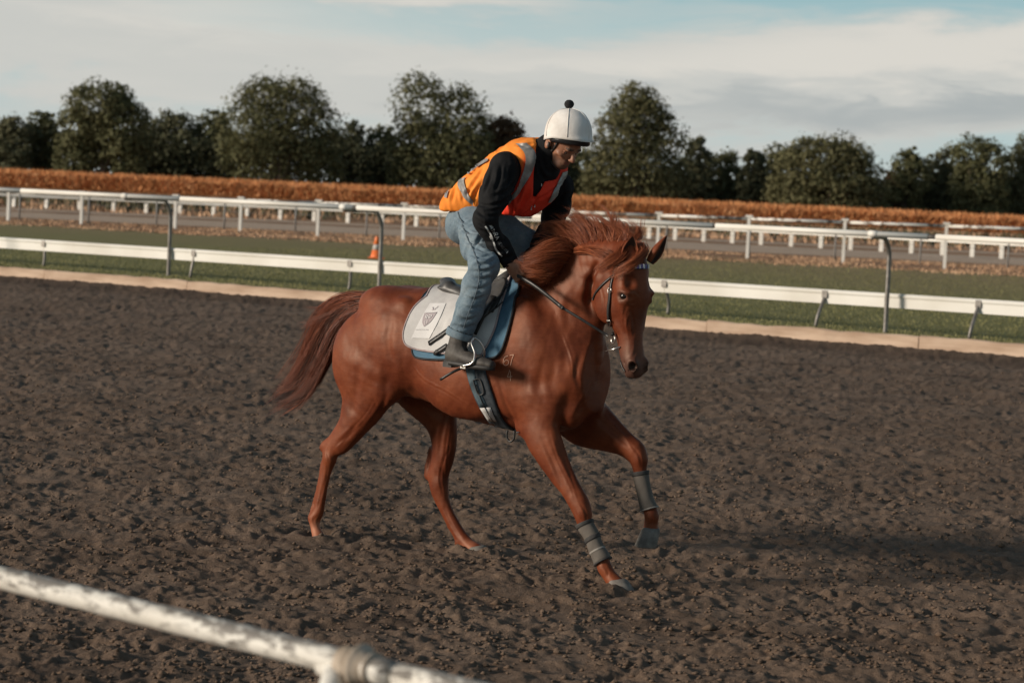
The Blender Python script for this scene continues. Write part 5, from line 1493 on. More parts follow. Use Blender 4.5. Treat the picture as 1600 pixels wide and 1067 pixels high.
# girth
gir = hroot('girth', P(770, 640, -.2), label='blue-grey and black girth with a white patch under the horse belly', cat='girth')
NAVY = simple('navy_webbing', (.022, .028, .036), (.045, .055, .065), 40, .8, .2, .002)
GBLUE = simple('grey_blue_webbing', (.060, .095, .115), (.095, .135, .16), 40, .8, .2, .002)
lay('girth_band', [(727, 556), (729, 580), (737, 608), (750, 637), (769, 664), (790, 673)], [(758, 556), (759, 580), (769, 612), (779, 640), (792, 662), (812, 675)], NAVY, gir, PADB, .007, 6, 18, .006)
GB = world_bvh(list(gir.children) + [ho])
lay('girth_edge', [(727, 556), (729, 580), (737, 608), (751, 637)], [(739, 556), (741, 580), (750, 610), (762, 634)], GBLUE, gir, GB, .004, 3, 12, .003)
lay('white_patch', [(750, 637), (757, 648), (763, 657)], [(767, 636), (771, 648), (776, 658)], WHITEP, gir, GB, .006, 3, 5, .003)
stroke_on('buckle', [[(741, 594), (750, 592), (755, 604), (756, 614), (748, 615), (742, 600), (741, 594)]], .005, STEEL if False else GREYL, gir, GB, .006, thick=.004)
stroke_on('girth_seam', [[(745, 600), (752, 622), (764, 646), (775, 662)]], .004, BLACKL, gir, GB, .007, thick=.002)
V, F = tube(catmull([P(793, 672, -.10), P(792, 683, -.10), P(797, 690, -.10), P(803, 685, -.10), P(804, 674, -.10)], 6), .006, 8); hobj('hanging_loop', V, F, BLACKL, gir)

# bridle and reins
for o in list(r2.children):
    if o.name.split('.')[0] in ('crest', 'crest_crown', 'crest_letters', 'crest_lines', 'faint_text'): o.parent = next(c for c in r2.children if c.name.startswith('print_panel'))
bri = hroot('bridle', PH(958, 530, -.06), label='black leather bridle with a blue and white browband and long reins', cat='bridle')
stroke_on('headpiece', [[(968, 397), (964, 412), (959, 432)]], .020, BLACKL, bri, HBVH, .003, thick=.004)
stroke_on('cheekpiece', [[(959, 430), (955, 448), (953, 468), (951, 488), (953, 505), (957, 520)]], .016, BLACKL, bri, HBVH, .003, thick=.005)
stroke_on('cheek_buckle', [[(950, 500), (955, 500), (955.5, 507), (951, 507), (950, 500)]], .004, STEEL, bri, HBVH, .009, thick=.003)
stroke_on('cheek_buckle', [[(952, 451), (957, 451), (957, 457), (952, 457), (952, 451)]], .004, STEEL, bri, HBVH, .009, thick=.003)
stroke_on('throat_lash', [[(957, 432), (943, 444), (932, 457), (927, 468)]], .012, BLACKL, bri, HBVH, .003, thick=.004)
stroke_on('browband', [[(974, 413), (985, 418), (998, 419), (1012, 417), (1017, 416)]], .015, BLACKL, bri, HBVH, .004, thick=.004)
WB = pbr('browband_white', (.75, .74, .78), .4)[0]; PB_ = pbr('browband_blue', (.10, .09, .30), .4)[0]
for i, x in enumerate(np.arange(989, 1013, 3.0)):
    stroke_on('browband_bead', [[(x, 413.5), (x + .2, 420)]], .010, WB if i % 2 else PB_, bri, HBVH, .010, thick=.004)
stroke_on('chin_strap', [[(966, 545), (969, 558), (973, 572), (977, 580)]], .012, BLACKL, bri, HBVH, .003, thick=.004)
br = PH(958, 530, -.058)
V, F = tube([br + (np.array((0, 0, 1)) * math.cos(a) + (nh * .9 - lh * .25) * math.sin(a)) * .022 for a in np.linspace(0, 2 * math.pi, 25)], .0035, 6, False); hobj('bit_ring', V, F, STEEL, bri)
V, F = tube([PH(946, 549, -.07), PH(957, 546, -.065), PH(969, 542, -.058)], [.003, .0045, .004], 6); hobj('bit_bar', V, F, STEEL, bri)
V, F = tube([PH(957, 520, -.062), PH(958, 524, -.064)], .009, 8); hobj('bit_keeper', V, F, BLACKL, bri)
def strap(pts, w, t=.004, upv=(0, 0, 1)):
    C_ = np.array(pts); T = np.gradient(C_, axis=0); T /= np.linalg.norm(T, axis=1)[:, None]; V = []
    for p, q in zip(C_, T):
        n_ = np.cross(q, (0, 0, 1)); n_ /= np.linalg.norm(n_); u = np.cross(n_, q)
        V += [p - u * w / 2 - n_ * t / 2, p + u * w / 2 - n_ * t / 2, p + u * w / 2 + n_ * t / 2, p - u * w / 2 + n_ * t / 2]
    return V, [(4*i + k, 4*i + (k+1) % 4, 4*i + 4 + (k+1) % 4, 4*i + 4 + k) for i in range(len(C_) - 1) for k in range(4)] + [(0, 1, 2, 3), tuple(4*len(C_) - 1 - k for k in range(4))]
HANDR = P(807, 428, -.20)
rp = [HANDR + (0, -.02, 0), P(836, 447, -.238), P(879, 481, -.23), P(915, 503, -.20), P(950, 525, -.142)]
V, F = strap(catmull(rp[:3], 6), .020, .006); hobj('rein', V, F, BLACKL, bri)
V, F = strap(catmull(rp[2:], 6), .014, .005); hobj('rein', V, F, BLACKL, bri)
V, F = tube([rp[2] - (rp[3]-rp[2]) * .02, rp[2] + (rp[3]-rp[2]) * .03], .011, 6); hobj('rein_keeper', V, F, GREYL, bri)
V, F = strap(catmull([P(824, 410, .10), P(900, 440, .20), P(985, 500, .15), PH(1000, 530, .07)], 6), .014, .005); hobj('rein', V, F, BLACKL, bri)

# brushing boots on the forelegs
BOOTG = simple('brushing_boot_grey', (.072, .060, .050), (.145, .123, .103), 10, .8, .4, .003, sc=(1, 1, .4))
BOOTD = simple('brushing_boot_dark', (.028, .026, .025), (.055, .05, .047), 30, .8, .3, .003)
BOOTE = simple('boot_piping', (.20, .18, .16), (.30, .27, .24), 30, .7, .2, .002)
def wrap(st, t0, t1, off, n=24, m_=14, flare=0, off2=None):
    A_ = catmull([s[0] for s in st], 4); V_ = catmull([s[1] for s in st], 4); U_ = catmull([s[2] for s in st], 4); N_ = len(A_) - 1
    V = []
    for i in range(m_):
        u = (t0 + (t1 - t0) * i / (m_ - 1)) * N_ / (len(st) - 1); k = min(int(u), N_ - 1); f = u - k
        c = A_[k] * (1-f) + A_[k+1] * f; v = V_[k] * (1-f) + V_[k+1] * f; w = U_[k] * (1-f) + U_[k+1] * f
        ov = np.linalg.norm(v); ow = np.linalg.norm(w); e = off + flare * (i / (m_ - 1))**2
        v = v / ov * (max(ov, .020) + e); w = w / ow * (max(ow, .020) + e)
        for j in range(n): a = 2 * math.pi * j / n; V.append(c + v * math.cos(a) + w * math.sin(a))
    F = [(i*n+j, i*n+(j+1) % n, (i+1)*n+(j+1) % n, (i+1)*n+j) for i in range(m_ - 1) for j in range(n)] + [tuple(range(n))[::-1], tuple(range((m_-1)*n, m_*n))]
    return V, F
for st, t0, t1, lab, dk in ((NF, 7.9, 11.35, 'grey brushing boot with dark straps on the foreleg nearest the ground', True), (FF, 7.4, 10.5, 'plain grey brushing boot with pale edging on the raised foreleg', False)):
    i0 = int(t0); r_ = hroot('leg_boot', st[i0][0], label=lab, cat='horse boot', group='brushing boots on the horse')
    V, F = wrap(st, t0, t1, .010, flare=.004); hobj('shell', V, F, BOOTG, r_)
    V, F = wrap(st, t0 - .12, t0 + .25, .0125, m_=4); hobj('top_band', V, F, BOOTD, r_)
    V, F = wrap(st, t1 - .10, t1 + .03, .0165, m_=4); hobj('lower_edge', V, F, BOOTE if not dk else BOOTD, r_)
    if dk:
        for a_ in (1.15,): V, F = wrap(st, t0 + a_, t0 + a_ + .35, .0135, m_=4); hobj('strap', V, F, BOOTD, r_)
        V, F = wrap(st, t0 + 2.3, t0 + 2.45, .0130, m_=4); hobj('strap', V, F, BOOTE, r_)
    else:
        pass
# ------------------------------------------------------------------ the rider (horse coordinates)
rider = hroot('person', P(735, 450, 0) * (1, 0, 1), label='rider in an orange safety vest crouched over the saddle in a white helmet', cat='person')
HV = .0066
Lo = np.array((-.45, -.50, .98)); Hi = np.array((.72, .48, 2.42))
def V3(*a): return np.array(a, float)
# skeleton
hipR, hipL = P(743, 345, -.10), P(747, 345, .0) * (1, 0, 1) + V3(0, .10, 0)
kneeR = P(757, 413, -.335); ankR = P(714, 533, -.375)
kneeL = kneeR * (1, -1, 1) + V3(.02, 0, 0); ankL = ankR * (1, -1, 1)
shR = P(790, 262, -.20); shL = P(874, 292, .19)
elR = P(759, 345, -.34); wrR = P(793, 409, -.225); hdR = P(807, 426, -.215)
elL = P(866, 348, .30); wrL = P(833, 402, .09); hdL = P(826, 412, .05)
YF = R(-10); ff0 = V3(math.cos(YF), math.sin(YF), 0); fl = V3(-math.sin(YF), math.cos(YF), 0)
PT = R(33); ff = ff0 * math.cos(PT) - ZU * math.sin(PT); fu = ff0 * math.sin(PT) + ZU * math.cos(PT)
HC = P(882, 219, -.01); HS = 1.13                                           # centre of the skull
def HD(f, l, u): return HC + (ff * f + fl * l + fu * u) * HS
neckB = P(850, 250, .0)
MH = [ff, fl, fu]
# --- skin: one continuous body
bf = Field(Lo, Hi, HV * .92)
bf.loft([(P(735, 342, 0), V3(-.07, 0, .07), V3(0, .14, 0)), (P(790, 285, 0), V3(-.075, 0, .075), V3(0, .14, 0)), (P(838, 254, 0), V3(-.06, 0, .07), V3(0, .13, 0))], .03)
for a_, b_, c_ in ((shR, elR, wrR), (shL, elL, wrL)):
    bf.poly([a_, (a_+b_)/2, b_, (b_+c_)/2, c_], [.052, .045, .038, .036, .026], .02)
for a_, b_, c_ in ((hipR, kneeR, ankR), (hipL, kneeL, ankL)):
    bf.poly([a_, (a_+b_)/2, b_, (b_*.6+c_*.4), c_], [.085, .075, .052, .050, .034], .03)
    bf.poly([c_, c_ + V3(.05, 0, -.085)], [.026, .022], .02)
bf.poly([neckB - V3(.02, 0, .02), HD(-.035, 0, -.085)], [.062, .056], .03)
class _HF:
    def ell(s, c, r, k=.02, M=None, mode='add'): bf.ell(c, tuple(q * HS for q in r), k, M, mode)
    def cap(s, a, b, ra, rb, k=.02, mode='add'): bf.cap(a, b, ra * HS, rb * HS, k, mode)
    def poly(s, p, r, k=.02): bf.poly(p, [q * HS for q in r], k)
bh = _HF()
# head
bh.ell(HD(-.005, 0, .015), (.096, .074, .098), .02, M=MH)
bh.ell(HD(.016, 0, -.050), (.064, .052, .075), .03, M=MH)
bh.ell(HD(.050, 0, -.100), (.032, .034, .028), .025, M=MH)         # chin
bh.cap(HD(.046, -.024, -.102), HD(-.028, -.050, -.066), .014, .014, .02); bh.cap(HD(.046, .024, -.102), HD(-.028, .050, -.066), .014, .014, .02)   # jaw
for s_ in (-1, 1):
    bh.ell(HD(.052, s_ * .042, -.048), (.022, .020, .016), .018, M=MH)   # cheekbone
    bh.ell(HD(.088, s_ * .031, -.022), (.016, .018, .013), .012, M=MH, mode='cut')  # eye socket
    bh.ell(HD(.060, s_ * .052, -.080), (.026, .014, .026), .02, M=MH, mode='cut')   # hollow cheek
bh.cap(HD(.082, -.035, -.002), HD(.082, .035, -.002), .010, .010, .012)  # brow
bh.poly([HD(.082, 0, -.010), HD(.100, 0, -.036), HD(.108, 0, -.048)], [.008, .010, .011], .008)   # nose
for s_ in (-1, 1): bh.ell(HD(.096, s_ * .011, -.052), (.010, .007, .007), .005, M=MH)
bh.cap(HD(.076, -.019, -.072), HD(.076, .019, -.072), .006, .006, .008); bh.cap(HD(.080, -.009, -.070), HD(.080, .009, -.070), .006, .006, .006)
bh.cap(HD(.077, -.014, -.084), HD(.077, .014, -.084), .0065, .0065, .006)
bh.cap(HD(.088, -.018, -.0775), HD(.088, .018, -.0775), .0022, .0022, .003, mode='cut')
for s_ in (-1, 1):                                                   # ears
    bh.ell(HD(-.012, s_ * .080, -.030), (.020, .008, .031), .006, M=MH); bh.ell(HD(-.010, s_ * .089, -.026), (.010, .006, .016), .004, M=MH, mode='cut')
# hands: palm, four curled fingers and a thumb each, closed on the reins
def hand(w, h, s_):
    ax = h - w; ax /= np.linalg.norm(ax); up = V3(0, 0, 1) - ax * ax[2]; up /= np.linalg.norm(up); sd_ = np.cross(ax, up) * s_    # sd_: towards the outside of the hand's back
    out_ = V3(0, -s_, 0); out_ = out_ - ax * (out_ @ ax); out_ /= np.linalg.norm(out_); up = np.cross(ax, out_) * s_
    if up[2] < 0: up = -up
    c = w + ax * .055
    bf.cap(w - ax * .01, w + ax * .02, .027, .028, .01)
    bf.ell(c, (.046, .017, .042), .012, M=[ax, out_, up])
    for i in range(4):
        k = .030 - i * .020; l_ = (.040, .044, .041, .033)[i]; r_ = .0095 - (i == 3) * .001
        p0 = c + ax * .034 + up * k + out_ * .004; p1 = p0 + ax * .024 + out_ * .002; p2 = p1 - out_ * l_ * .75 + ax * .006; p3 = p2 - ax * .024 - out_ * .002
        bf.poly([p0, p1, p2, p3], [r_ + .001, r_, r_ * .92, r_ * .85], .004)
    t0 = c - ax * .025 + up * .034; t1 = t0 + ax * .032 + up * .012 - out_ * .012; t2 = t1 + ax * .026 - up * .004 - out_ * .014
    bf.poly([t0, t1, t2], [.014, .0115, .010], .006)
hand(wrR, hdR, 1); hand(wrL, hdL, -1)
V, Q = nets(bf.F, bf.lo, bf.h, 0, 2, .45)
m, nn, ll, b = pbr('rider_skin', (.36, .17, .10), .5, spec=.35)
v = nn.new('ShaderNodeTexCoord').outputs['Object']
c = ramp(nn, ll, tnoise(nn, ll, 30, 4, .6, vec=v), [(.3, (.27, .115, .065)), (.7, (.38, .185, .115))])
at = nn.new('ShaderNodeAttribute'); at.attribute_name = 'beard'; c = mixc(nn, ll, at.outputs['Fac'], c, (.085, .050, .036))
at = nn.new('ShaderNodeAttribute'); at.attribute_name = 'lips'; c = mixc(nn, ll, at.outputs['Fac'], c, (.26, .085, .065))
ll.new(c, b.inputs['Base Color']); b.inputs['Subsurface Weight'].default_value = .12; b.inputs['Subsurface Radius'].default_value = (.01, .004, .002); b.inputs['Subsurface Scale'].default_value = .5
bump(nn, ll, b, tnoise(nn, ll, 260, 3, .6, vec=v), .15, .001)
body = hobj('body', V, Q, m, rider)
rel = (V - HC) / HS; hf_, hl_, hu_ = rel @ ff, rel @ fl, rel @ fu
near = np.linalg.norm(rel, axis=1) < .16
be = near * np.clip((-hu_ - .058) / .012, 0, 1) * np.clip((hf_ + .01) / .02, 0, 1) * .60
be = np.maximum(be, near * (np.abs(hu_ + .062) < .006) * (np.abs(hl_) < .026) * (hf_ > .078) * .7)       # moustache
be = np.maximum(be, near * (np.abs(hu_ - .000) < .0055) * (np.abs(np.abs(hl_) - .030) < .018) * (hf_ > .07) * .95)  # eyebrows
lp = near * np.exp(-((hu_ + .0765) / .009)**2) * (np.abs(hl_) < .020) * (hf_ > .074)
set_attr(body, 'beard', be * (1 - lp)); set_attr(body, 'lips', lp * .9)
EW = pbr('eye_white', (.55, .50, .47), .2)[0]; EI = pbr('iris', (.03, .018, .012), .1)[0]
def ball(c, r, M, n=10):
    V = [c + M[0] * r[0] * math.sin(math.pi*i/n) * math.cos(math.pi*j/n) + M[1] * r[1] * math.sin(math.pi*i/n) * math.sin(math.pi*j/n) + M[2] * r[2] * math.cos(math.pi*i/n) for i in range(n+1) for j in range(2*n)]
    return V, [(i*2*n+j, i*2*n+(j+1) % (2*n), (i+1)*2*n+(j+1) % (2*n), (i+1)*2*n+j) for i in range(n) for j in range(2*n)]
for s_ in (-1, 1):
    V_, F_ = ball(HD(.0655, s_ * .031, -.023), (.0125, .0135, .0125), [ff, fl, fu]); o = hobj('eye', V_, F_, EW, rider)
    V_, F_ = ball(HD(.0735, s_ * .031, -.0255), (.0042, .0065, .0065), [ff, fl, fu], 8); hobj('iris', V_, F_, EI, rider)
    # lids
    V_, F_ = tube([HD(.0745 - .006 * t * t, s_ * .031 + t * .015, -.0165 - .0055 * t * t) for t in np.linspace(-1, 1, 9)], .0058, 8); hobj('eyelid', V_, F_, m, rider)
    V_, F_ = tube([HD(.0725 - .006 * t * t, s_ * .031 + t * .014, -.0325 + .004 * t * t) for t in np.linspace(-1, 1, 9)], .0042, 8); hobj('eyelid', V_, F_, m, rider)

# --- clothes
def wr(V, N, amp, fn): return V + N * (amp * fn)[:, None]
def fold(V, d, scale, stretch=.35, s=1, oct=3):
    """ridged folds running along direction d"""
    d = np.array(d, float); d /= np.linalg.norm(d); a = np.cross(d, (0.3, .2, 1.)); a /= np.linalg.norm(a); b_ = np.cross(d, a)
    u = V @ d * stretch / scale; v = (V @ a + .6 * (V @ b_)) / scale
    n_ = fbm(v + .5 * perlin(u * 1.3, v * .5, s + 5), u, oct, s)
    return n_
# trousers
jf = Field(Lo, Hi, HV)
jf.loft([(P(738, 356, 0), V3(-.065, 0, .08), V3(0, .150, 0)), (P(747, 336, 0), V3(-.075, 0, .08), V3(0, .155, 0)), (P(764, 312, 0), V3(-.08, 0, .08), V3(0, .155, 0))], .03)
for s_ in (-1, 1):
    jf.ell(P(735, 350, 0) * (1, 0, 1) + V3(0, s_ * .08, 0), (.070, .08, .09), .04)
for a_, b_, c_ in ((hipR, kneeR, ankR), (hipL, kneeL, ankL)):
    s_ = 1 if a_[1] > 0 else -1
    jf.poly([a_ + V3(0, 0, -.01), a_ * .5 + b_ * .5 + V3(0, 0, -.012), b_ + V3(-.008, 0, -.005)], [.104, .089, .072], .04)
    cuff = b_ * .13 + c_ * .87
    jf.poly([b_ + V3(-.01, 0, -.01), b_ * .72 + c_ * .28, b_ * .4 + c_ * .6, cuff], [.072, .068, .064, .061], .03)
# open cuffs
for b_, c_ in ((kneeR, ankR), (kneeL, ankL)):
    cuff = b_ * .13 + c_ * .87; ax_ = (c_ - b_) / np.linalg.norm(c_ - b_)
    jf.cap(cuff + ax_ * .036, cuff + ax_ * .11, .068, .07, .003, 'cut')
V, Q = nets(jf.F, jf.lo, jf.h, 0, 3, .5); N = jf.grad(V)
leg_ax = kneeR - ankR
V = wr(V, N, .006, fold(V, V3(.5, 1., .15), .075, .5, 3) * (1 + .4 * perlin(V[:, 0] * 9, V[:, 2] * 9, 4)))
V = wr(V, N, .013, np.clip(1 - 3.5 * np.abs(fold(V, V3(.6, .7, -.25), .15, .45, 9, 2)), -.2, 1))
V = crease(V, N, BVHTree.FromPolygons([tuple(p) for p in V], [tuple(q) for q in Q]), [
  [(776, 404), (762, 412), (744, 414)], [(774, 418), (758, 424), (738, 424)], [(770, 432), (752, 437), (736, 432)], [(734, 396), (748, 402), (764, 400)], [(772, 392), (756, 392), (742, 386)],
  [(708, 330), (722, 345), (738, 350)], [(712, 348), (728, 362), (746, 366)], [(720, 372), (736, 380), (756, 378)], [(766, 446), (748, 452), (732, 450)], [(760, 462), (742, 468), (726, 464)],
  [(752, 480), (736, 482), (720, 478)], [(748, 494), (730, 500), (714, 494)], [(742, 508), (726, 512), (706, 508)], [(716, 458), (714, 480), (708, 500)], [(756, 360), (748, 376), (738, 392)]], .0075, .0085)
m, nn, ll, b = pbr('denim', (.2, .26, .30), .9, spec=.2)
v = nn.new('ShaderNodeTexCoord').outputs['Object']
c = ramp(nn, ll, tnoise(nn, ll, 9, 5, .6, vec=v), [(.3, (.095, .15, .205)), (.52, (.16, .225, .275)), (.72, (.28, .335, .37))])
c = mixc(nn, ll, .35, c, ramp(nn, ll, tnoise(nn, ll, 90, 5, .7, vec=v), [(.3, (.09, .13, .17)), (.7, (.32, .37, .39))]))
ll.new(c, b.inputs['Base Color']); nb = bump(nn, ll, b, tnoise(nn, ll, 45, 5, .6, vec=v), .35, .006); bump(nn, ll, b, tnoise(nn, ll, 400, 3, .6, vec=v), .3, .001, nb)
DENIM = m
jeans = hobj('jeans', V, Q, DENIM, rider)
JB = BVHTree.FromPolygons([tuple(p) for p in V], [tuple(q) for q in Q])
SEAMM = simple('denim_seam', (.07, .10, .13), (.16, .20, .23), 60, .9, .2, .001)
stroke_on('side_seam', [[(712, 322), (726, 362), (742, 400), (746, 430), (740, 460), (728, 495), (722, 516)]], .006, SEAMM, jeans, JB, .0015, 8, thick=.002) if False else None
_o = stroke_on('side_seam', [[(716, 332), (728, 365), (743, 400), (749, 430), (743, 460), (731, 492), (724, 514)]], .006, SEAMM, rider, JB, .0035, 8, thick=.002)
# turned-up hem
for b_, c_ in ((kneeR, ankR), (kneeL, ankL)):
    cuff = b_ * .13 + c_ * .87; ax_ = (c_ - b_) / np.linalg.norm(c_ - b_); u_ = np.cross(ax_, (0, 1, 0)); u_ /= np.linalg.norm(u_); w_ = np.cross(ax_, u_)
    V_ = []; n = 36
    for r_, z_ in ((.0665, .006), (.0700, .012), (.0705, .040), (.0675, .046), (.0630, .044), (.0630, .010)):
        for k in range(n): a = 2*math.pi*k/n; q = 1 + .03 * math.sin(3 * a + z_ * 40); V_.append(cuff + ax_ * (z_ - .01) + (u_ * math.cos(a) + w_ * math.sin(a)) * r_ * q * 1.03)
    F_ = [(i*n+k, i*n+(k+1) % n, (i+1)*n+(k+1) % n, (i+1)*n+k) for i in range(5) for k in range(n)]
    hobj('trouser_cuff', V_, F_, DENIM, rider)

# boots
BOOTM = simple('dusty_boot_leather', (.040, .034, .030), (.085, .074, .064), 14, .65, .3, .003)
SOLE = simple('boot_sole', (.012, .011, .010), (.03, .027, .025), 30, .6, .2, .002)
for s_ in (-1, 1):
    kf = Field(ankR * (1, 0, 1) + V3(-.16, -.46 if s_ < 0 else .28, -.20), ankR * (1, 0, 1) + V3(.34, -.27 if s_ < 0 else .47, .20), .0055)
    q = lambda px, py, l_=0.: (P(px, py, -.375 + l_)) * V3(1, 1 if s_ < 0 else -1, 1)
    kf.loft([(q(719, 521), V3(.055, 0, .012), V3(0, .045, 0)), (q(716, 535), V3(.056, 0, .012), V3(0, .044, 0)), (q(713, 549), V3(.062, 0, .02), V3(0, .043, 0))], .012)
    kf.loft([(q(707, 556), V3(.02, 0, .045), V3(0, .038, 0)), (q(722, 558), V3(.01, 0, .043), V3(0, .044, 0)), (q(742, 563), V3(.0, 0, .034), V3(0, .046, 0)), (q(757, 567), V3(0, 0, .028), V3(0, .042, 0)), (q(768, 570), V3(0, 0, .020), V3(0, .030, 0))], .022)
    V, Q = nets(kf.F, kf.lo, kf.h, 0, 3)
    V = V + kf.grad(V) * (.0022 * fbm(V[:, 0] * 30, V[:, 2] * 34, 3, 4))[:, None]
    # no deeper than the sole line
    a0, a1 = q(694, 567), q(770, 578); sl = (a1[2] - a0[2]) / (a1[0] - a0[0]); V[:, 2] = np.maximum(V[:, 2], a0[2] + sl * (V[:, 0] - a0[0]) + .012)
    bt = hobj('boot', V, Q, BOOTM, rider)
    sv = []; n = 28
    out_l = []
    for k in range(n):
        a = 2 * math.pi * k / n; cxs = math.cos(a); t = (cxs + 1) / 2
        x = a0[0] + (a1[0] - a0[0]) * (.0 + t * 1.02); w = .034 + .014 * math.sin(min(t, .8) / .8 * math.pi * .62)
        y = q(715, 560)[1] + math.copysign(abs(math.sin(a))**.7, math.sin(a)) * w; out_l.append((x, y, a0[2] + sl * (x - a0[0])))
    V_ = [V3(*p) + V3(0, 0, .020) for p in out_l] + [V3(*p) + V3(0, 0, -.004) for p in out_l] + [V3(*p) + V3(0, 0, .020) for p in out_l][:0]
    hobj('boot_sole', V_, [tuple(range(n)), tuple(range(2*n-1, n-1, -1))] + [(k, n+k, n+(k+1) % n, (k+1) % n) for k in range(n)], SOLE, bt if False else rider)
    mb = MB(); mb.box(q(704, 569.5), .058, .062, .026); hobj('boot_heel', mb.V, mb.F, SOLE, rider, False)
BB = world_bvh([o for o in rider.children if o.name.startswith('boot')])
lay('elastic_panel', [(722, 529), (722, 540), (726, 549)], [(735, 529), (735, 540), (731, 549)], SOLE, rider, BB, .002, 4, 6)
# jacket
tf = Field(Lo, Hi, HV)            # torso shape shared by jacket and vest
tf.loft([(P(741, 331, 0), V3(-.072, 0, .080), V3(0, .158, 0)), (P(760, 309, 0), V3(-.082, 0, .092), V3(0, .155, 0)), (P(790, 283, -.005), V3(-.088, 0, .105), V3(.02, .165, 0)),
         (P(820, 260, -.01), V3(-.080, 0, .105), V3(.035, .175, 0)), (P(840, 248, -.01), V3(-.05, 0, .085), V3(.04, .150, 0))], .03)
tf.cap(P(826, 246, -.10), P(866, 264, .12), .055, .055, .05)       # shoulders
tf.ell(P(836, 288, .0), (.10, .14, .11), .06)
F_torso = tf.F.copy()
cf = Field(Lo, Hi, HV); cf.F = F_torso + .004
arms = ((shR, elR, wrR), (shL, elL, wrL))
for i, (a_, b_, c_) in enumerate(arms):
    cf.poly([a_, a_ * .5 + b_ * .5 + V3(0, -.01 if i == 0 else .01, 0), b_], [.083, .076, .059] if i == 0 else [.068, .068, .058], .035)
    cf.poly([b_, b_ * .45 + c_ * .55 + V3(0, 0, -.008), c_ + (c_ - b_) * .04], [.059, .054, .040], .025)
    ax_ = (c_ - b_) / np.linalg.norm(c_ - b_)
    cf.cap(c_ + (c_ - b_) * .04 + ax_ * .022, c_ + ax_ * .12, .034, .045, .004, 'cut')
# stand-up collar, open at the top
col_c = [neckB + V3(-.01, 0, -.03), P(858, 237, -.005), P(864, 228, -.01)]
cf.poly(col_c, [.100, .084, .076], .03)
cf.poly([P(862, 233, -.01), P(872, 214, -.01)], [.066, .075], .006, 'cut')
V, Q = nets(cf.F, cf.lo, cf.h, 0, 3, .5); N = cf.grad(V)
armw = np.zeros(len(V))
for a_, b_, c_ in arms:
    for p, q, rr in ((a_, b_, .11), (b_, c_, .09)):
        t = np.clip(((V - p) @ (q - p)) / ((q - p) @ (q - p)), 0, 1); d = np.linalg.norm(V - p - t[:, None] * (q - p), axis=1); armw = np.maximum(armw, np.clip(1.4 - d / rr, 0, 1))
V = wr(V, N, .012, armw * fold(V, V3(.5, -.6, .3), .09, .5, 13))
V = wr(V, N, .018, armw * np.clip(1 - 3.6 * np.abs(fold(V, V3(.8, -.2, .35), .16, .42, 19, 2)), -.2, 1))
V = crease(V, N, BVHTree.FromPolygons([tuple(p) for p in V], [tuple(q) for q in Q]), [
  [(806, 282), (790, 300), (770, 306)], [(806, 296), (790, 314), (768, 322)], [(800, 312), (782, 326), (760, 330)], [(744, 328), (760, 338), (790, 336)], [(742, 342), (758, 352), (786, 352)], [(744, 318), (762, 322), (786, 318)],
  [(748, 358), (766, 364), (792, 362)], [(770, 262), (764, 284), (756, 304)], [(784, 256), (780, 280), (774, 300)], [(800, 262), (796, 280), (788, 296)], [(760, 378), (780, 378), (800, 372)], [(772, 394), (790, 390), (806, 384)], [(782, 406), (796, 402), (810, 396)],
  [(848, 246), (852, 262), (862, 272)], [(842, 252), (846, 272), (854, 284)], [(896, 300), (880, 306), (868, 316)], [(890, 322), (876, 326), (862, 332)], [(886, 340), (870, 346), (856, 350)], [(880, 360), (862, 362), (850, 368)]], .0095, .009)
JACK = simple('black_jacket', (.008, .008, .009), (.014, .014, .015), 12, .85, .5, .004, bscale=40, spec=.18)
jacket = hobj('jacket', V, Q, JACK, rider)
JKB = BVHTree.FromPolygons([tuple(p) for p in V], [tuple(q) for q in Q])
# vest: hangs a little off the torso, open in front, cut off at the hem
vf = Field(Lo, Hi, HV); vf.F = F_torso - .014
vf.loft([(P(822, 312, -.02), V3(-.05, 0, .05), V3(0, .13, 0)), (P(806, 330, -.04), V3(-.03, 0, .04), V3(0, .11, 0))], .05)
vf.loft([(P(818, 322, -.05), V3(-.02, 0, .03), V3(0, .09, 0)), (P(803, 341, -.06), V3(-.012, 0, .016), V3(0, .04, 0))], .05)
vf.loft([(P(770, 290, -.02), V3(-.08, 0, .09), V3(0, .165, 0)), (P(738, 315, -.02), V3(-.075, 0, .085), V3(0, .175, 0)), (P(727, 324, -.02), V3(-.07, 0, .075), V3(0, .175, 0))], .03)
vf.F = np.maximum(vf.F, -(cf.F + .022 + 0 * cf.F)) if False else vf.F
for a_, b_ in ((shR, elR), (shL, elL)):
    o_ = V3(0, -1, 0) if a_ is shR else V3(0, 1, 0)
    vf.poly([a_ + o_ * (.030 if a_ is shR else .075) + V3(.012, 0, -.01 if a_ is shR else -.03), a_ * .55 + b_ * .45 + o_ * .03, b_ + o_ * .02], [.092 if a_ is shR else .070, .085 if a_ is shR else .07, .07], .010, 'cut')
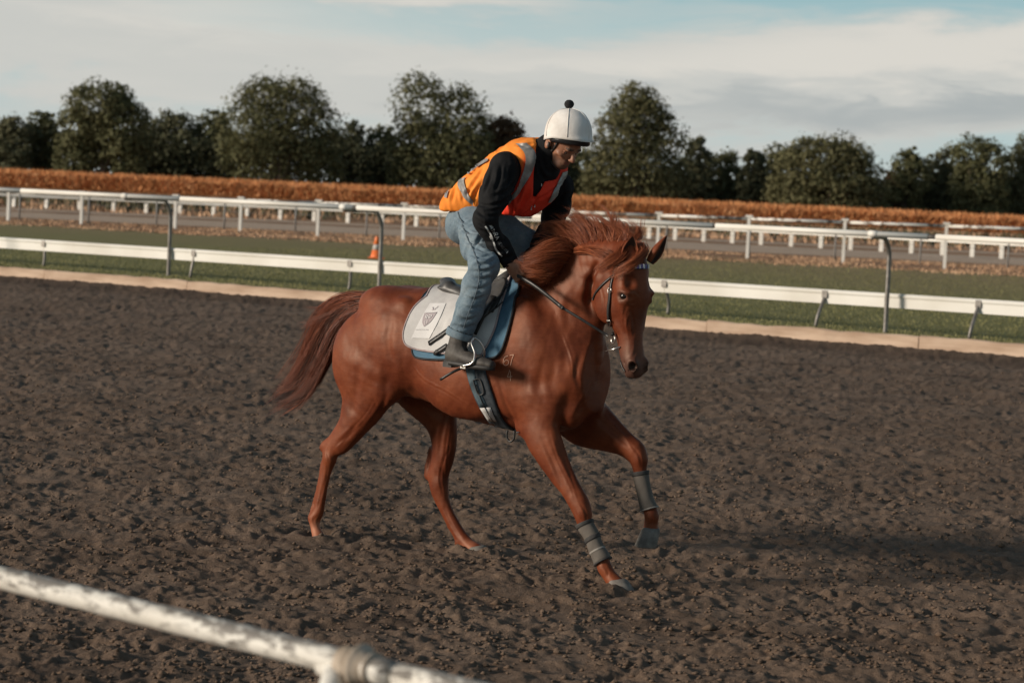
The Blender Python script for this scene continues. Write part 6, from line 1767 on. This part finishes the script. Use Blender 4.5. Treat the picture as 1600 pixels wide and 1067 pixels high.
def poly_cut(fld, pts, p0, side, k=0):
    """cut a straight-sided opening: outline given where it shows, only on the front of p0"""
    X = fld.ax[0][:, None, None]; Y = fld.ax[1][None, :, None]; Z = fld.ax[2][None, None, :]
    o = HM @ (CAMP - HO); A = HM @ CAMR                      # columns: camera axes in horse space
    x, y, z = X - o[0], Y - o[1], Z - o[2]
    u = x * A[0, 0] + y * A[1, 0] + z * A[2, 0]; v = x * A[0, 1] + y * A[1, 1] + z * A[2, 1]; w = -(x * A[0, 2] + y * A[1, 2] + z * A[2, 2])
    px = 800 + FPX * u / w; py = 533.5 - FPX * v / w
    d = None; ins = np.zeros(px.shape, bool); n = len(pts)
    for i in range(n):
        (x0, y0), (x1, y1) = pts[i], pts[(i + 1) % n]; ex, ey = x1 - x0, y1 - y0; t_ = np.clip(((px - x0) * ex + (py - y0) * ey) / (ex * ex + ey * ey), 0, 1)
        dd = (px - x0 - t_ * ex)**2 + (py - y0 - t_ * ey)**2; d = dd if d is None else np.minimum(d, dd)
        c = (y0 > py) != (y1 > py); ins ^= c & (px < (x1 - x0) * (py - y0) / ((y1 - y0) + 1e-9) + x0)
    d = np.sqrt(d) / PXM * np.where(ins, -1, 1)
    s = -((X - p0[0]) * side[0] + (Y - p0[1]) * side[1] + (Z - p0[2]) * side[2])
    fld.F = np.maximum(fld.F, -np.maximum(d, s)).astype(np.float32)
poly_cut(vf, [(836, 215), (837, 240), (835, 262), (831, 322), (839, 306), (852, 285), (868, 281), (883, 267), (886, 240), (880, 215)], P(838, 262, -.02), V3(.62, -.55, .3) / .88)
# hem: everything behind a slanting plane goes
hem_n = V3(-.80, 0, -.60)
def plane_cut(fld, p, n_, k=.004):
    n_ = np.array(n_) / np.linalg.norm(n_); X = fld.ax[0][:, None, None]; Y = fld.ax[1][None, :, None]; Z = fld.ax[2][None, None, :]
    d = (X - p[0]) * n_[0] + (Y - p[1]) * n_[1] + (Z - p[2]) * n_[2]; fld.F = np.maximum(fld.F, d)
plane_cut(vf, P(692, 316, -.05), V3(-1.0, 0, -.25))
plane_cut(vf, P(742, 332, -.17), V3(-.02, 0, -1.0))
V, Q = nets(vf.F, vf.lo, vf.h, 0, 3, .5); N = vf.grad(V)
V = wr(V, N, .0075, fold(V, V3(1., -.3, .6), .12, .4, 23))
V = wr(V, N, .006, np.clip(1 - 2 * np.abs(fold(V, V3(.3, -.8, -.3), .14, .5, 29)), -.3, 1))
V = crease(V, N, BVHTree.FromPolygons([tuple(p) for p in V], [tuple(q) for q in Q]), [
  [(752, 254), (734, 274), (718, 284)], [(756, 262), (740, 288), (728, 306)], [(758, 282), (744, 300), (738, 320)], [(728, 262), (712, 284), (700, 300)], [(712, 290), (708, 306), (706, 316)], [(776, 240), (760, 248), (744, 262)],
  [(826, 270), (814, 296), (806, 318)], [(828, 300), (816, 320), (808, 338)], [(796, 306), (800, 322), (802, 336)], [(842, 310), (830, 326), (816, 338)], [(866, 296), (852, 306), (842, 312)], [(884, 276), (872, 290), (862, 300)], [(808, 226), (820, 228), (834, 224)], [(724, 316), (722, 304), (716, 290)]], .0105, .010)
m, nn, ll, b = pbr('hi_vis_orange', (.85, .22, .03), .75, spec=.2)
v = nn.new('ShaderNodeTexCoord').outputs['Object']
c = ramp(nn, ll, tnoise(nn, ll, 6, 4, .6, vec=v), [(.3, (.82, .21, .02)), (.7, (.98, .34, .06))])
at = nn.new('ShaderNodeAttribute'); at.attribute_name = 'front'; c = mixc(nn, ll, at.outputs['Fac'], c, (.80, .050, .022))  # shade on the front of the orange vest, painted in as red
ll.new(c, b.inputs['Base Color']); bump(nn, ll, b, tnoise(nn, ll, 50, 5, .6, vec=v), .3, .004)
VEST = m
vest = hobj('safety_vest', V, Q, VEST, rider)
pf = P(838, 268, -.18); fr = np.clip(((V - P(812, 262, -.16)) @ V3(.85, -.05, -.55)) / .05 + .3, 0, 1); set_attr(vest, 'front', fr)  # mask of the painted shade, growing towards the vest's front
VB = BVHTree.FromPolygons([tuple(p) for p in V], [tuple(q) for q in Q])
TAPEM = simple('reflective_tape', (.20, .19, .18), (.30, .285, .27), 30, .45, .2, .002, spec=.7)
def tape(lines, w): stroke_on('reflective_tape', lines, w, TAPEM, rider, VB, .004, 8, thick=.0015)
def zz(x, y): return (680 + x / 4.104, 200 + y / 4.104)
lay('reflective_tape', [zz(515, 105), zz(565, 150), zz(580, 210), zz(560, 300), zz(520, 400), zz(450, 490)], [zz(585, 98), zz(635, 150), zz(640, 210), zz(612, 300), zz(558, 392), zz(475, 490)], TAPEM, rider, VB, .009, 10, 44)
lay('reflective_tape', [zz(172, 325), zz(150, 345), zz(150, 385), zz(190, 450), zz(243, 498)], [zz(200, 312), zz(188, 335), zz(192, 370), zz(215, 430), zz(247, 472)], TAPEM, rider, VB, .009, 10, 44)
lay('reflective_tape', [zz(340, 196), zz(290, 225), zz(235, 258), zz(205, 285)], [zz(345, 214), zz(295, 244), zz(245, 274), zz(215, 298)], TAPEM, rider, VB, .016, 4, 20)
lay('reflective_tape', [zz(60, 450), zz(72, 410), zz(88, 380)], [zz(80, 452), zz(88, 415), zz(100, 392)], TAPEM, rider, VB, .014, 3, 12)
lay('reflective_tape', [zz(815, 285), zz(790, 340), zz(760, 400), zz(722, 478)], [zz(872, 270), zz(850, 320), zz(820, 385), zz(742, 475)], TAPEM, rider, VB, .009, 10, 44)
ZIPM = pbr('zip_pale', (.6, .56, .52), .5)[0]
stroke_on('zip_pull', [[zz(682, 355), zz(678, 375)], [zz(618, 500), zz(616, 525)], [zz(640, 490), zz(638, 508)]], .005, ZIPM, rider, world_bvh([vest, jacket]), .003, thick=.002)
# writing down the sleeve and the pale flash beside it
def s1(x, y): return (745 + x / 15.24, 335 + y / 15.24)
FL = pbr('sleeve_print', (.62, .60, .56), .6)[0]
FLD_ = pbr('sleeve_print_faded', (.16, .155, .15), .6)[0]
stroke_on('sleeve_flash', [[s1(200, 292), s1(262, 370), s1(330, 490), s1(365, 585)], [s1(365, 585), s1(405, 690), s1(455, 830), s1(540, 935), s1(605, 990)]], .0085, FL, rider, JKB, .003, 8)
stroke_on('sleeve_flash', [[s1(330, 510), s1(362, 585)]], .016, FL, rider, JKB, .0035, 8)
# letters set along the sleeve line, each as strokes in a unit box (x along the line, y across it)
GL = {'A': [[(0, 0), (.35, 1)], [(.35, 1), (.7, 0)], [(.15, .4), (.55, .4)]], 'R': [[(0, 0), (0, 1)], [(0, 1), (.5, 1), (.55, .75), (.5, .5), (0, .5)], [(.25, .5), (.6, 0)]],
      'T': [[(.3, 0), (.3, 1)], [(0, 1), (.6, 1)]], 'I': [[(.1, 0), (.1, 1)]], '-': [[(0, .5), (.25, .5)]], 'C': [[(.55, .9), (.25, 1), (0, .6), (.05, .2), (.3, 0), (.55, .1)]],
      'H': [[(0, 0), (0, 1)], [(.5, 0), (.5, 1)], [(0, .5), (.5, .5)]], 'E': [[(0, 0), (0, 1)], [(0, 1), (.5, 1)], [(0, .5), (.4, .5)], [(0, 0), (.5, 0)]], 'O': [[(.25, 1), (0, .5), (.25, 0), (.5, .5), (.25, 1)]],
      'S': [[(.5, .9), (.2, 1), (.05, .75), (.45, .35), (.3, 0), (0, .1)]], "'": [[(.1, 1), (.1, .7)]]}
line_ = catmull([(*s1(278, 262), 0), (*s1(365, 425), 0), (*s1(455, 600), 0), (*s1(560, 765), 0), (*s1(705, 930), 0)], 10)[:, :2]
sl_ = np.concatenate([[0], np.cumsum(np.linalg.norm(np.diff(line_, axis=0), axis=1))])
def text_on(txt, sizes, start, mats):
    s = start
    for ch, sz, mt in zip(txt, sizes, mats):
        for st in GL[ch]:
            pts = []
            for x, y in st:
                u = s + x * sz; p = np.array([np.interp(u, sl_, line_[:, 0]), np.interp(u, sl_, line_[:, 1])]); q = np.array([np.interp(u + .5, sl_, line_[:, 0]), np.interp(u + .5, sl_, line_[:, 1])])
                t = (q - p) / (np.linalg.norm(q - p) + 1e-9); nrm_ = np.array((t[1], -t[0])); pts.append(tuple(p + nrm_ * y * sz * .95))
            stroke_on('letter', [pts], .0030 if sz > 5.4 else .0024, mt, rider, JKB, .0035, 3)
        s += (.85 if ch not in "I-'" else .42) * sz
text_on('ARTI-RA', [4.6, 4.4, 4.8, 4.6, 4.0, 6.4, 6.0], 0.5, [FL] * 7)
text_on("CEHORSE", [4.2] * 7, sl_[-1] * .575, [FLD_] * 6 + [FL])

# helmet: silk cover over a peaked skull, pompom, goggles and harness
hel = hobj('helmet_shell', *ball(P(886, 205, -.01), (.105, .088, .10), [ff0, fl, ZU], 12), BLACKL, rider)
HEL0 = P(886, 214, -.01)
def helm(f, l, u): return HEL0 + ff0 * f + fl * l + ZU * u      # the helmet sits level
V_, F_ = [], []
nA, nB = 48, 16
for i in range(nB + 1):
    t = i / nB; el = math.pi / 2 * (1 - t)
    for k in range(nA):
        a = 2 * math.pi * k / nA; c_, s_ = math.cos(a), math.sin(a)
        # six sewn gores: seams stand as soft ridges
        g = abs((((a + R(52)) / (2 * math.pi) * 6) % 1) - .5) * 2
        rr = 1 + (.042 * g**2.2 - .012) * math.sin(t * math.pi * .9)
        sq = math.cos(el)**.86
        f = .142 * c_ * sq * rr + .012; l = .116 * s_ * sq * rr; u = .150 * math.sin(el)**.90
        lowr = .016 * t**6 * (c_ * .6)        # hem dips at the front peak
        bk = .012 * max(-c_, 0) * t**4
        V_.append(helm(f - .004, l, u + .000 - lowr - bk * 1.6))
# flared hem of the cover
for k in range(nA):
    a = 2 * math.pi * k / nA; c_, s_ = math.cos(a), math.sin(a); fl_ = max(c_, 0)**2
    V_.append(helm(.142 * c_ + .008 + .026 * fl_, .119 * s_, -.012 - .010 * c_ * .6 - .010 * fl_ - .022 * max(-c_, 0)))
for k in range(nA):
    a = 2 * math.pi * k / nA; c_, s_ = math.cos(a), math.sin(a)
    V_.append(helm(.125 * c_ + .008, .104 * s_, -.010 - .012 * max(-c_, 0)))
F_ = [(i*nA+k, i*nA+(k+1) % nA, (i+1)*nA+(k+1) % nA, (i+1)*nA+k) for i in range(nB + 2) for k in range(nA)]
V_ = np.array(V_); N_ = V_ - HEL0; N_ /= np.linalg.norm(N_, axis=1)[:, None]
V_ = V_ + N_ * (.0016 * fbm(V_[:, 0] * 28, V_[:, 2] * 24 + V_[:, 1] * 9, 3, 2))[:, None]
COVER = simple('white_helmet_silk', (.60, .55, .50), (.80, .76, .72), 9, .85, .5, .005, lo=.3, hi=.6, spec=.2)
hc_ = hobj('helmet_cover', V_, F_, COVER, rider)
for s_a in (-52, 8, 68, 128, 188, 248):
    a = R(s_a); c_, s_ = math.cos(a), math.sin(a); L_ = []
    for t in np.linspace(0.05, 1, 14):
        el = math.pi / 2 * (1 - t); rr = 1 + .030 * math.sin(t * math.pi * .9) + .004; sq = math.cos(el)**.86
        L_.append(helm(.142 * c_ * sq * rr + .008, .116 * s_ * sq * rr, .150 * math.sin(el)**.90 - .016 * t**6 * c_ * .6 - .019 * max(-c_, 0) * t**4))
    V_, F_ = tube(L_, .0024, 6); hobj('cover_seam', V_, F_, COVER, rider)
# button and pompom
pc = helm(.004, 0, .172)
V_, F_ = ball(pc, (.026, .026, .024), [np.eye(3)[0], np.eye(3)[1], np.eye(3)[2]], 14)
V_ = np.array(V_); V_ = pc + (V_ - pc) * (1 + .10 * fbm((V_ - pc)[:, 0] * 120, (V_ - pc)[:, 2] * 120 + V_[:, 1] * 80, 3, 6))[:, None]
hobj('pompom', V_, F_, simple('black_wool', (.008, .008, .009), (.02, .02, .022), 90, .95, .8, .004), rider)
# dark peak / goggles strap under the hem
GOG = simple('black_goggles', (.010, .010, .011), (.02, .02, .022), 20, .3, .1, .001)
V_, F_ = [], []
for z_, ex in ((.012, 0), (-.006, .004), (-.028, .004), (-.034, -.004)):
    for k in range(25):
        a = R(-105 + 210 * k / 24); c_, s_ = math.cos(a), math.sin(a); dip = .5 + .5 * max(c_, 0)
        V_.append(helm((.112 + ex + .020 * max(c_, 0)**2) * c_ + .006, (.096 + ex) * s_, -.012 + z_ * dip))
F_ = [(i*25+k, i*25+k+1, (i+1)*25+k+1, (i+1)*25+k) for i in range(3) for k in range(24)]
gg = hobj('goggles', V_, F_, GOG, rider); s_m = gg.modifiers.new('thick', 'SOLIDIFY'); s_m.thickness = .006
GGB = world_bvh([gg])
stroke_on('goggle_emblem', [[(905, 224.5), (905, 228)], [(905, 228), (908, 228)], [(910, 224.5), (910, 228)], [(910, 228), (914, 227.6)], [(914, 224.5), (914, 227.6)]], .0022, pbr('emblem_grey', (.35, .33, .31), .5)[0], rider, GGB, .004)
# harness straps round the ear and under the chin
SB_ = world_bvh([body])
HARN = BLACKL
stroke_on('chin_harness', [[(872, 222), (866, 232), (860, 239), (859, 246)], [(859, 222), (857, 230), (858, 240), (859, 246)], [(859, 245), (863, 254), (870, 262), (878, 266)]], .011, HARN, rider, SB_, .003, thick=.003)
# short hair below the helmet at the nape
V_, F_ = ball(HD(-.045, 0, -.020), (.055, .070, .045), MH, 10); hobj('hair', V_, F_, simple('dark_hair', (.012, .009, .008), (.03, .022, .018), 80, .8, .5, .002), rider)

# pieces go under the garment they belong to
def first(nm): return next(c for c in rider.children if c.name.split('.')[0] == nm)
sub_of = {'letter': 'jacket', 'sleeve_flash': 'jacket', 'zip_pull': 'jacket', 'reflective_tape': 'safety_vest', 'side_seam': 'jeans', 'trouser_cuff': 'jeans', 'cover_seam': 'helmet_cover', 'pompom': 'helmet_cover', 'goggle_emblem': 'goggles', 'eyelid': 'body', 'iris': 'eye'}
for o in list(rider.children):
    k = o.name.split('.')[0]
    if k in sub_of: o.parent = first(sub_of[k])
boots = [c for c in rider.children if c.name.split('.')[0] == 'boot']
for o in list(rider.children):
    if o.name.split('.')[0] in ('boot_sole', 'boot_heel', 'elastic_panel'):
        y = sum(v.co.y for v in o.data.vertices) / len(o.data.vertices)
        o.parent = min(boots, key=lambda q: abs(sum(v.co.y for v in q.data.vertices) / len(q.data.vertices) - y))
